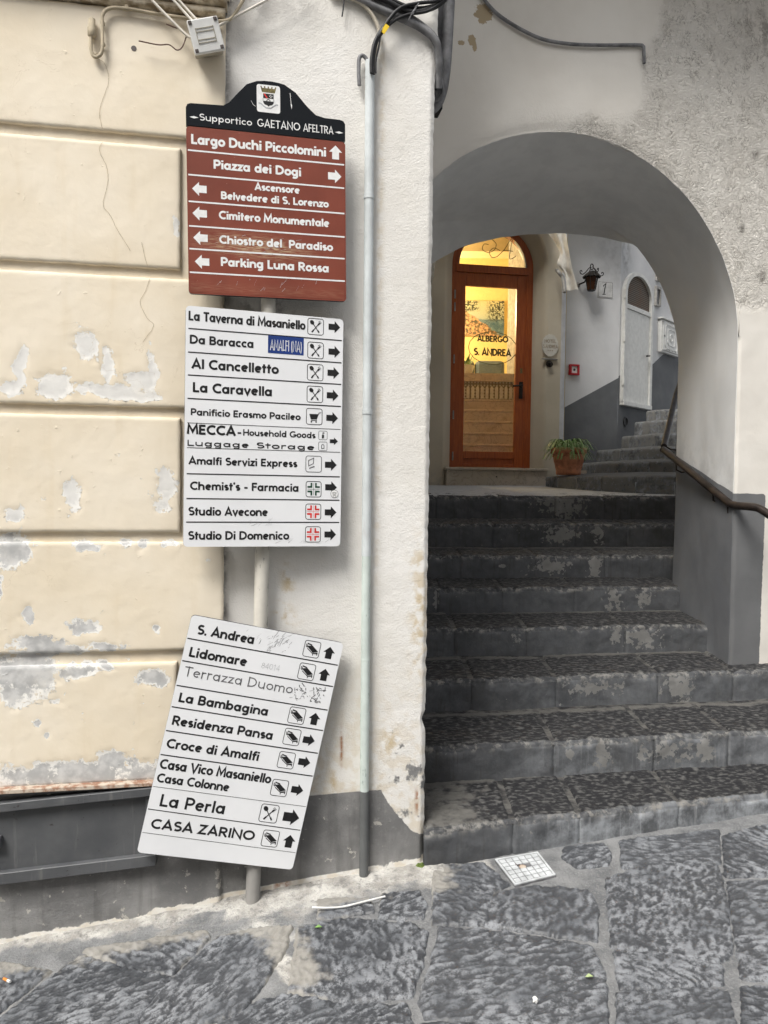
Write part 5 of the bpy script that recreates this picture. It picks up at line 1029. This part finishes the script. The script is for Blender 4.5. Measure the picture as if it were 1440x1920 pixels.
tg = tag(box('cable_tag', W1.p(-.200, 3.135, .055), (.016, .003, .034), MAT['yellow_tag'], None, W1.M @ Matrix.Rotation(R(32), 3, 'Y')), 'small yellow tag tied to the cables', 'tag')
for s, z, lb in ((-.214, 3.128, 'small grey tie under the yellow tag above the conduit'), (-.10, 3.205, 'lower grey tie round the sagging cable bundle'), (-.085, 3.228, 'upper grey tie round the sagging cable bundle')):
    bm = bmesh.new(); add_tube(bm, [W1.p(s - .012, z - .024, .045), W1.p(s, z, .058), W1.p(s + .012, z + .022, .045)], .0022, 6); tag(obj_bm('cable_tie', bm, MAT['cable_grey'], None), lb, 'cable tie', 'ties round the cable bundle')
dk = thing('cable_duct', W1.p(.05, 3.15, -.1), 'grey cable trunking behind the pier corner', 'duct')
tube('conduit', [W1.p(.075, 3.36, -.10), W1.p(.068, 3.2, -.10), W1.p(.062, 3.10, -.10), W1.p(.050, 3.02, -.10), W1.p(.028, 2.965, -.10), W1.p(-.01, 2.93, -.10)], .022, MAT['cable_grey'], dk, 12, 6)
W1.box('cable_box', -.02, .078, 3.12, 3.40, -.22, -.13, MAT['cable_grey'], dk, .008); W1.box('black_box', -.02, .070, 2.98, 3.12, -.24, -.16, MAT['cable_black'], dk, .004)  # grey cable box with a black electrical box below
for k in range(4): cable([(-.02, 3.10 - .02 * k, -.02), (.018, 3.10 - .02 * k, -.03), (.03 + .004 * k, 3.05 - .02 * k, -.05), (.02, 2.99 - .01 * k, -.06), (-.01, 2.97, -.06)], .006, 'cable_grey', 'grey cable curling round the pier corner, %s of four' % ('topmost', 'second', 'third', 'lowest')[k])
cable([(-1.52, 3.99), (-1.476, 3.936), (-1.405, 3.866), (-1.307, 3.812), (-1.165, 3.762), (-1.022, 3.751), (-.848, 3.762), (-.640, 3.786), (-.605, 3.783), (-.600, 3.765), (-.596, 3.698)], .0085, 'cable_grey', 'grey cable drooping across the wall above the arch', .016, 'cable', WA)
# ---- junction box with its cables on the cream wall
jb = thing('junction_box', W1.p(-.82, 3.0, .08), 'white square junction box hanging askew from its cables', 'junction box')
Mj = W1.M @ Matrix.Rotation(R(-16), 3, 'Y') @ Matrix.Rotation(R(12), 3, 'X')
cj = W1.p(-.823, 3.015, .095)
box('body', cj + Mj @ Vector((0, .022, 0)), (.098, .050, .098), MAT['plastic_dark'], jb, Mj, .006)
box('lid', cj + Mj @ Vector((0, -.012, 0)), (.104, .018, .104), MAT['plastic'], jb, Mj, .004)
for a in (-1, 1):
    for b in (-1, 1): box('screw', cj + Mj @ Vector((a * .043, -.0225, b * .043)), (.012, .004, .012), MAT['screw'], jb, Mj, .002)
for k in (-.022, -.012, .012, .022): box('ridge', cj + Mj @ Vector((0, -.0215, k)), (.062, .002, .0025), MAT['plastic_dark'], jb, Mj)
for k in (-.030, .030): box('ridge', cj + Mj @ Vector((k, -.0215, 0)), (.002, .002, .05), MAT['plastic_dark'], jb, Mj)
cable([(-1.09, 3.22), (-1.047, 3.178), (-.984, 3.113), (-.894, 3.032), (-.87, 3.02)], .0048, 'cable_white', 'white cable to the junction box, leftmost of three', .07)
cable([(-1.03, 3.24), (-.984, 3.185), (-.912, 3.112), (-.861, 3.062), (-.84, 3.05)], .0046, 'cable_white', 'white cable to the junction box, middle of three', .085)
cable([(-1.0, 3.235), (-.963, 3.188), (-.894, 3.118), (-.84, 3.064), (-.83, 3.05)], .0048, 'cable_white', 'white cable to the junction box, rightmost of three', .075)
cable([(-.83, 3.05), (-.797, 3.074), (-.702, 3.136), (-.553, 3.233), (-.48, 3.29)], .0046, 'cable_white', 'white cable rising from the junction box across the pier', .05)
cable([(-.89, 3.03), (-.903, 2.994), (-.921, 2.98), (-.948, 2.995), (-.984, 2.991), (-1.047, 2.997)], .0022, 'wire_brown', 'bare brown wires trailing left from the junction box', .06)
cable([(-.89, 3.03), (-.903, 3.049), (-.93, 3.055), (-.957, 3.063)], .002, 'wire_brown', 'short brown wire sticking up beside the junction box', .06)
sk = thing('painted_wire', W1.p(-1.18, 3.0, .04), 'old cable painted over in cream with a socket hanging on the wall', 'cable')
tube('wire', [W1.p(a[0], a[1] - .008, .050) for a in [(-1.203, 3.007), (-1.203, 2.971), (-1.196, 2.945), (-1.182, 2.943), (-1.167, 2.966), (-1.166, 3.047), (-1.165, 3.083), (-1.144, 3.107), (-1.091, 3.113), (-.984, 3.107), (-.858, 3.104), (-.757, 3.111), (-.72, 3.152), (-.684, 3.221), (-.65, 3.30)]], .0058, MAT['painted'], sk, 8, 6)
lathe('socket', [(.008, -.03), (.014, -.025), (.014, 0), (.011, .004), (.011, .03), (.006, .034)], W1.p(-1.200, 3.028, .048), MAT['painted'], sk, 14)
for a in ((-1.166, 3.05), (-1.165, 2.98), (-1.09, 3.113), (-.87, 3.104), (-1.19, 2.944)): box('clip', W1.p(*a, .045), (.014, .014, .012), MAT['painted'], sk, W1.M, .003)
# ---- steel panel at the foot of the cream house
sp = thing('steel_panel', W1.p(-1.4, .1, .05), 'grey painted steel hatch panel at the foot of the cream house', 'panel')
def sl_box(name, s0, s1, za0, za1, zb0, zb1, n0, n1, mat):
    bm = bmesh.new(); vs = [bm.verts.new(W1.p(s, z, n)) for n in (n0, n1) for s, z in ((s0, za0), (s1, zb0), (s1, zb1), (s0, za1))]
    for q in ((0, 1, 2, 3), (7, 6, 5, 4), (0, 4, 5, 1), (1, 5, 6, 2), (2, 6, 7, 3), (3, 7, 4, 0)): bm.faces.new([vs[i] for i in q])
    bmesh.ops.bevel(bm, geom=bm.edges[:], offset=.002, segments=1, affect='EDGES'); return obj_bm(name, bm, mat, sp)
zt = lambda s, z: z + (s + 1.515) * .055
def slb(name, s0, s1, z0, z1, n0, n1, mat): return sl_box(name, s0, s1, zt(s0, z0), zt(s0, z1), zt(s1, z0), zt(s1, z1), n0, n1, mat)
slb('panel_sheet', -2.6, -1.00, .145, .385, .022, .036, MAT['steel']); slb('top_rail', -2.6, -.992, .372, .402, .022, .062, MAT['steel']); slb('bottom_rail', -2.6, -.985, .120, .160, .022, .060, MAT['steel']); slb('end_rail', -1.022, -.993, .161, .371, .022, .050, MAT['steel'])
sl_box('ledge', -2.6, -.985, .434, .452, .434, .448, .015, .060, MAT['rust']); sl_box('ledge_flashing', -2.6, -.99, .405, .433, .428, .4335, .018, .046, MAT['steel'])
slb('latch', -1.56, -1.497, .245, .285, .036, .062, MAT['steel'])

# ---- handrails
hrl = thing('handrail', (1.9, 4.5, .9), 'brown iron handrail down the jamb of the arch', 'handrail')
tube('rail', [(1.822, 5.05, 1.76), (1.829, 5.0, 1.74), (1.860, 4.6, 1.58), (1.892, 4.25, 1.440), (1.902, 4.17, 1.418), (1.930, 4.08, 1.414), (1.963, 4.03, 1.406), (1.995, 3.96, 1.368), (2.05, 3.82, 1.29)], .0215, MAT['rail'], hrl, 12, 6)
for x, y, z in ((1.838, 4.86, 1.683), (1.878, 4.40, 1.50), (1.893, 4.24, 1.435)):
    tube('bracket', [(x, y, z), (x + .005, y, z - .06), (x + .035, y, z - .075), (x + .08, y, z - .07)], .0055, MAT['rail'], hrl, 8)
hr2 = thing('handrail', (2.0, 5.6, 1.2), 'upper iron handrail rising behind the end of the arch', 'handrail')
tube('rail', [(1.919, 5.30, 1.795), (2.066, 5.60, 1.993), (2.22, 5.9, 2.223), (2.4, 6.2, 2.46)], .021, MAT['rail'], hr2, 12)
tube('bracket', [(1.925, 5.31, 1.80), (1.98, 5.33, 1.775), (2.06, 5.33, 1.77)], .0055, MAT['rail'], hr2, 8)

# ---- white inspection cover in the street
cv = thing('inspection_cover', (.55, 2.84, .07), 'square white patterned inspection cover set in the slabs before the steps', 'cover')
q4 = [Vector((a, b, float(gz(a, b)) + .008)) for a, b in ((.443, 2.911), (.617, 2.958), (.648, 2.783), (.487, 2.72))]
bl = lambda u, v: (q4[0] * (1 - u) + q4[1] * u) * (1 - v) + (q4[3] * (1 - u) + q4[2] * u) * v
def cpad(name, u0, u1, v0, v1, h0, h1, mat):
    bm = bmesh.new(); vs = [bm.verts.new(bl(u, v) + Vector((0, 0, h))) for h in (h0, h1) for u, v in ((u0, v0), (u1, v0), (u1, v1), (u0, v1))]
    for q in ((0, 1, 2, 3), (7, 6, 5, 4), (0, 4, 5, 1), (1, 5, 6, 2), (2, 6, 7, 3), (3, 7, 4, 0)): bm.faces.new([vs[i] for i in q])
    return obj_bm(name, bm, mat, cv)
cpad('plate', 0, 1, 0, 1, -.03, .0, MAT['cable_grey'])
for a, b, c, d in ((0, 1, 0, .045), (0, 1, .955, 1), (0, .04, .045, .955), (.96, 1, .045, .955)): cpad('rim', a, b, c, d, 0, .004, MAT['cover'])
for i in range(6):
    for j in range(6):
        if (i, j) in ((2, 2), (3, 2)): continue
        a = .05 + i * .15; b = .055 + j * .149; cpad('pad', a + .012, a + .138, b + .014, b + .136, 0, .0035, MAT['cover'])
lathe('lock', [(.013, 0), (.013, .004), (.006, .004)], bl(.45, .45), MAT['rust'], cv, 14); lathe('lock', [(.010, 0), (.010, .003)], bl(.38, .33), MAT['screw'], cv, 14)
# ---- litter
gl = lambda a, b, h=.012: Vector((a, b, float(gz(a, b)) + h))
tag(tube('plastic_strip', [gl(-.234, 2.636, .026), gl(-.18, 2.628, .024), gl(-.132, 2.629, .022), (gl(-.085, 2.640, .022)), gl(-.039, 2.654, .022), gl(.021, 2.672, .022)], .0033, MAT['litter'], None, 6, 5), 'white plastic strip lying on the mortar before the pier', 'plastic strip')
cb = thing('cigarette_butt', gl(-1.185, 2.40, .014), 'orange tipped cigarette butt on the far left slab', 'cigarette butt')
tube('filter', [gl(-1.200, 2.412, .018), gl(-1.182, 2.400, .018)], .0045, MAT['orange'], cb, 8); tube('paper', [gl(-1.182, 2.400, .018), gl(-1.170, 2.392, .018)], .0045, MAT['litter'], cb, 8)
for a, b, lb in ((-.203, 2.527, 'small green leaf fragment near the pale mortar smear'), (.615, 2.195, 'small green leaf fragment on the slab joint at lower right')):
    bm = bmesh.new(); c = gl(a, b, .016); bm.faces.new([bm.verts.new(c + Vector(v)) for v in ((-.012, 0, 0), (-.002, -.007, .004), (.012, .001, .001), (.0, .008, .005))]); r_ = bmesh.ops.extrude_face_region(bm, geom=bm.faces[:]); bmesh.ops.translate(bm, verts=[v for v in r_['geom'] if isinstance(v, bmesh.types.BMVert)], vec=(0, 0, .0012)); tag(obj_bm('leaf_fragment', bm, MAT['leaf'], None), lb, 'leaf')
bm = bmesh.new(); bmesh.ops.create_icosphere(bm, subdivisions=2, radius=.008, matrix=Matrix.Translation(gl(.44, 2.106, .016)))
for v in bm.verts: v.co += Vector((rnd.random() - .5, rnd.random() - .5, rnd.random() - .5)) * .005
tag(obj_bm('paper_scrap', bm, MAT['litter'], None), 'tiny white paper scrap on the big slab at lower right', 'paper scrap')
X, Y = np.meshgrid(np.linspace(.11, .20, 30), np.linspace(2.845, 2.90, 20), indexing='ij')
ms = np.exp(-((X - .155) / .025) ** 2 - ((Y - 2.875) / .015) ** 2)
tag(grid('moss_tuft', np.stack([X, Y, gz(X, Y) + .035 * ms - .004 + .012 * ms * fbm(X * 120, Y * 120)], -1), MAT['moss'], None), 'small tuft of moss at the foot of the pier corner', 'moss')

# ---- hotel fittings
aw = thing('awning', WH.p(.0, 4.3, .2), 'cream canvas awning with scalloped sides over the hotel door', 'awning')
def valance(name, A, B, mat=MAT['awning']):
    A = [Vector(p) for p in A]; B = [Vector(p) for p in B]; a = spline(A, 8); b = spline(B, 8); n = 40; rs = lambda q: [q[min(len(q) - 1, int(i * (len(q) - 1) / (n - 1)))] for i in range(n)]
    a, b = rs(a), rs(b); P = np.zeros((n, 14, 3))
    for i in range(n):
        for j in range(14):
            t = j / 13; p = a[i].lerp(b[i], t); P[i, j] = p + Vector((0, .014 * math.sin(t * 9 + i * .12), 0))
    return grid(name, P, mat, aw)
valance('valance', [(1.572, 7.9, 4.148), (1.634, 7.85, 4.052), (1.689, 7.8, 3.958), (1.723, 7.75, 3.837), (1.698, 7.75, 3.732), (1.758, 7.7, 3.614), (1.771, 7.65, 3.444)], [(1.72, 7.66, 4.16), (1.745, 7.64, 4.03), (1.765, 7.62, 3.88), (1.785, 7.60, 3.76), (1.805, 7.58, 3.65), (1.83, 7.56, 3.55), (1.865, 7.54, 3.43)])
valance('valance', [(.36, 7.75, 3.95), (.38, 7.72, 3.85), (.40, 7.70, 3.72), (.41, 7.65, 3.60), (.42, 7.65, 3.46)], [(.52, 7.3, 3.95), (.50, 7.3, 3.85), (.475, 7.3, 3.72), (.455, 7.3, 3.60), (.435, 7.3, 3.44)])
u, v = np.meshgrid(np.linspace(0, 1, 30), np.linspace(0, 1, 8), indexing='ij')
grid('canopy', np.stack([.38 + 1.25 * u, 7.88 + .22 * u - .30 * v, 4.75 - .55 * v - .02 * np.sin(u * 20) * v], -1), MAT['awning'], aw)
for x in (.40, 1.755): tube('arm', [(x, 7.93 + .1 * (x > 1), 3.75), (x, 7.75, 3.60), (x + .01, 7.70, 3.44)], .018, MAT['bracket'], aw, 8)
pq = thing('name_plaque', WH.p(.515, 2.90, .01), 'oval scalloped ceramic plaque with brown letters beside the hotel door', 'plaque')
ov = [(.517 + .088 * (1 + .03 * math.cos(18 * a)) * math.cos(a), 2.985 + .115 * (1 + .03 * math.cos(18 * a)) * math.sin(a)) for a in np.linspace(0, 2 * math.pi, 91)[:-1]]
bm = bmesh.new(); prism(bm, ov, lambda x, y, d: WH.p(x, y, d), .003, .018); obj_bm('plate', bm, MAT['ceramic'], pq)
for q in (("HOTEL", .452, 3.01, .13, .036), ("S.ANDREA", .436, 2.955, .162, .036)):
    f = Flat(); f.text(*q, .13); f.build('lettering', lambda x, y, d: WH.p(x, y, .0186 + d) - base(pq), MAT['brown_ink'], pq)
f = Flat()
for k in (-1, 0, 1): f.poly([(.517 + k * .022 + .006 * math.cos(a), 2.93 + .006 * math.sin(a)) for a in np.linspace(0, 6.28, 8)[:-1]])
f.build('stars', lambda x, y, d: WH.p(x, y, .0186 + d) - base(pq), MAT['brown_ink'], pq)
WH.box('shelf', .428, .600, 2.838, 2.848, .0, .03, MAT['bracket'], pq)
bl_ = thing('door_bell', WH.p(.512, 2.79, .0), 'small round iron bell pull under the oval plaque', 'bell')
Mx = (WH.M @ Matrix.Rotation(R(90), 3, 'X')).to_4x4()
lathe('rose', [(.034, 0), (.034, .008), (.024, .016), (.012, .03), (.014, .038), (.004, .044)], WH.p(.512, 2.795, .002), MAT['iron'], bl_, 18, Mx)
bm = bmesh.new(); add_tube(bm, [WH.p(.512 + .026 * math.cos(a), 2.785 + .026 * math.sin(a), .034) for a in np.linspace(0, 2 * math.pi, 20)], .005, 8); obj_bm('ring', bm, MAT['iron'], bl_)
# flower pot
pot = thing('flower_pot', (1.815, 7.62, 1.63), 'terracotta pot with garland relief on the lowest winding step', 'pot')
pc = Vector((1.815, 7.60, 1.628))
lathe('body', [(.105, 0), (.118, .004), (.122, .03), (.119, .034), (.138, .12), (.143, .125), (.155, .205), (.150, .21)], pc, MAT['terracotta'], pot, 32)
lathe('rim', [(.150, .20), (.166, .205), (.174, .215), (.174, .258), (.168, .265), (.150, .265), (.140, .25)], pc, MAT['terracotta'], pot, 32)
lathe('soil', [(.01, .240), (.145, .240), (.145, .243), (.01, .246)], pc, MAT['soil'], pot, 24)
for k in range(6):
    a0 = k * math.pi / 3; bm = bmesh.new()
    add_tube(bm, [pc + Vector(((.147 - .012 * math.sin(t * math.pi)) * math.cos(a0 + t * 1.0), (.147 - .012 * math.sin(t * math.pi)) * math.sin(a0 + t * 1.0), .19 - .045 * math.sin(t * math.pi))) for t in np.linspace(0, 1, 9)], .007, 6)
    bmesh.ops.create_icosphere(bm, subdivisions=1, radius=.014, matrix=Matrix.Translation(pc + Vector((.15 * math.cos(a0), .15 * math.sin(a0), .185)))); bmesh.ops.create_icosphere(bm, subdivisions=1, radius=.012, matrix=Matrix.Translation(pc + Vector((.125 * math.cos(a0 + .5), .125 * math.sin(a0 + .5), .075)))); obj_bm('relief', bm, MAT['terracotta'], pot)
plant = thing('spider_plant', pc + Vector((0, 0, .24)), 'variegated trailing green plant growing in the terracotta pot', 'plant')
for k in range(230):
    a = rnd.random() * 6.283; r0 = .10 * math.sqrt(rnd.random()); L = .09 + .11 * rnd.random(); h = .03 + .085 * rnd.random(); c = pc + Vector((r0 * math.cos(a), r0 * math.sin(a), .245)); d = Vector((math.cos(a), math.sin(a), 0)); s = Vector((-d.y, d.x, 0)) * (.008 + .006 * rnd.random()); bm = bmesh.new(); prev = None
    if k % 7 == 0 and math.cos(a) > .3: h *= .4; L *= 1.15
    for t in np.linspace(0, 1, 6):
        p = c + d * L * t + Vector((0, 0, 4 * h * t * (1 - t) * .9 + h * .35 * t - (.11 * t * t if h < .05 else .03 * t * t))); w = s * (1 - t * .85) * (.6 + t)
        cur = [bm.verts.new(p - w), bm.verts.new(p + Vector((0, 0, -.002))), bm.verts.new(p + w)]
        if prev: bm.faces.new((prev[0], prev[1], cur[1], cur[0])); bm.faces.new((prev[1], prev[2], cur[2], cur[1]))
        prev = cur
    obj_bm('leaf', bm, MAT['leaf'], plant, True)
# wall lantern
lt = thing('wall_lantern', W2.p(.36, 3.85, .1), 'black iron lantern with amber panes and curled arms on the grey wall', 'lantern')
lc = W2.p(.335, 3.72, .14); LS = .70
def frus(name, r0, z0, r1, z1, mat, n=6):
    bm = bmesh.new(); add_lathe(bm, [(r0 * LS, z0 * LS), (r1 * LS, z1 * LS)], lc, n); return obj_bm(name, bm, mat, lt)
frus('body', .062, 0, .098, .20, MAT['amber']); frus('base_cap', .066, -.015, .066, 0, MAT['iron'])
bm = bmesh.new()
for k in range(6):
    a = k * math.pi / 3; add_tube(bm, [lc + LS * Vector((.064 * math.cos(a), .064 * math.sin(a), 0)), lc + LS * Vector((.100 * math.cos(a), .100 * math.sin(a), .20))], .005, 6)
obj_bm('cage', bm, MAT['iron'], lt)
bm = bmesh.new(); seg = 36; rings = []
for r_, z in ((.142, .195), (.132, .205), (.09, .25), (.05, .28), (.022, .30)): rings.append([bm.verts.new(lc + LS * Vector((r_ * (1 + .05 * math.cos(12 * 2 * math.pi * k / seg)) * math.cos(2 * math.pi * k / seg), r_ * (1 + .05 * math.cos(12 * 2 * math.pi * k / seg)) * math.sin(2 * math.pi * k / seg), z + .006 * math.cos(12 * 2 * math.pi * k / seg)))) for k in range(seg)])
for i in range(4):
    for k in range(seg): bm.faces.new((rings[i][k], rings[i][(k + 1) % seg], rings[i + 1][(k + 1) % seg], rings[i + 1][k]))
obj_bm('roof', bm, MAT['iron'], lt)
for k in range(4):
    a = k * math.pi / 2 + .25; d = Vector((math.cos(a), math.sin(a), 0)); tube('scroll', [lc + LS * d * .02 + LS * Vector((0, 0, .36)), lc + LS * d * .06 + LS * Vector((0, 0, .33)), lc + LS * d * .11 + LS * Vector((0, 0, .27)), lc + LS * d * .16 + LS * Vector((0, 0, .235)), lc + LS * d * .20 + LS * Vector((0, 0, .25)), lc + LS * d * .205 + LS * Vector((0, 0, .285)), lc + LS * d * .18 + LS * Vector((0, 0, .29)), lc + LS * d * .172 + LS * Vector((0, 0, .27))], .0055, MAT['iron'], lt, 6, 4)
bm = bmesh.new(); add_tube(bm, [lc + LS * Vector((.024 * math.cos(a), 0, .365 + .045 * math.sin(a))) for a in np.linspace(0, 2 * math.pi, 18)], .006, 6); obj_bm('ring', bm, MAT['iron'], lt)
tube('arm', [W2.p(.24, 3.80, .0), W2.p(.27, 3.81, .10), lc + Vector((-.06, .02, .12))], .009, MAT['iron'], lt, 8); lathe('wall_rose', [(.03, 0), (.03, .01), (.01, .02)], W2.p(.24, 3.80, .0), MAT['bracket'], lt, 14, (W2.M @ Matrix.Rotation(R(90), 3, 'X')).to_4x4())
hn = thing('house_number', W2.p(.59, 3.72, .0), 'square marble plaque with the number 1 beside the lantern', 'plaque')
W2.box('plate', .50, .69, 3.685, 3.865, -.002, .008, MAT['plaque'], hn)
f = Flat(); f.rib([(.562, 3.81), (.600, 3.845), (.585, 3.78), (.575, 3.72)], .012); f.rib([(.555, 3.717), (.60, 3.722)], .008); f.rib([(.506, 3.692), (.684, 3.692), (.684, 3.858), (.506, 3.858), (.506, 3.692)], .003); f.build('number', lambda x, y, d: W2.p(x, y, .0086 + d) - base(hn), MAT['ink'], hn)
fa = thing('fire_call_point', W2.p(.20, 2.83, .0), 'small red fire alarm call point on the grey wall', 'alarm button')
for a, b, c, d in ((.145, .265, 2.878, 2.900), (.145, .265, 2.780, 2.802), (.145, .167, 2.802, 2.878), (.243, .265, 2.802, 2.878)): W2.box('red_case', a, b, c, d, .0, .045, MAT['fire_red'], fa, .004)
W2.box('panel', .167, .243, 2.802, 2.878, .0, .028, MAT['plastic'], fa); lathe('button', [(.014, 0), (.014, .006)], W2.p(.205, 2.84, .026), MAT['ink'], fa, 12, (W2.M @ Matrix.Rotation(R(90), 3, 'X')).to_4x4())
# meter cabinet, small vent window and bulkhead light on the utility wall
mb = thing('meter_cabinet', W3.p(1.34, 3.4, .02), 'white embossed meter cabinet beyond the utility door', 'cabinet')
a, b, c, d = 1.06, 1.60, 3.225, 3.63
W3.box('case', a, b, c, d, .0, .05, MAT['door_white'], mb, .006); W3.box('hood', a - .02, b + .02, d + .002, d + .022, .0, .075, MAT['door_white'], mb, .004); W3.box('door', a + .025, b - .025, c + .025, d - .025, .05, .062, MAT['door_white'], mb, .004)
mc, mz = (a + b) / 2, (c + d) / 2
for k, (hw, hh) in enumerate(((.19, .145), (.11, .10), (.045, .045))):
    p = [(mc + sx_ * (hw - ch_), mz + sz_ * hh) if o_ else (mc + sx_ * hw, mz + sz_ * (hh - ch_)) for sx_, sz_, o_, ch_ in ((1, 1, 0, .03), (1, 1, 1, .03), (-1, 1, 1, .03), (-1, 1, 0, .03), (-1, -1, 0, .03), (-1, -1, 1, .03), (1, -1, 1, .03), (1, -1, 0, .03))]
    bm = bmesh.new(); add_tube(bm, [W3.p(x, y, .063) for x, y in p + [p[0]]], .006, 6); obj_bm('moulding', bm, MAT['door_white'], mb)
for q in (-.15, -.05, .05, .15):
    for e in (c + .045, d - .045): lathe('stud', [(.012, 0), (.012, .005), (.004, .009)], W3.p(mc + q, e, .062), MAT['door_white'], mb, 10, (W3.M @ Matrix.Rotation(R(90), 3, 'X')).to_4x4())
lathe('lock', [(.012, 0), (.012, .006)], W3.p(a + .06, mz, .061), MAT['ink'], mb, 10, (W3.M @ Matrix.Rotation(R(90), 3, 'X')).to_4x4())
vw = thing('vent_window', W3.p(1.0, 3.85, .0), 'small framed dark opening right of the utility door arch', 'window')
for q in ((.93, 1.07, 3.99, 4.02), (.93, 1.07, 3.78, 3.80), (.93, .95, 3.80, 3.99), (1.05, 1.07, 3.80, 3.99)): W3.box('frame', *q, .0, .03, MAT['bracket'], vw)
W3.box('pane', .95, 1.05, 3.80, 3.99, .0, .008, MAT['cable_grey'], vw)
bk = thing('bulkhead_light', W3.p(1.0, 4.18, .0), 'small white bulkhead light above the vent window, unlit', 'light'); W3.box('back_plate', .945, 1.06, 4.09, 4.28, .0, .02, MAT['bracket'], bk, .004); W3.box('cover', .96, 1.045, 4.105, 4.265, .021, .065, MAT['plastic'], bk, .018)
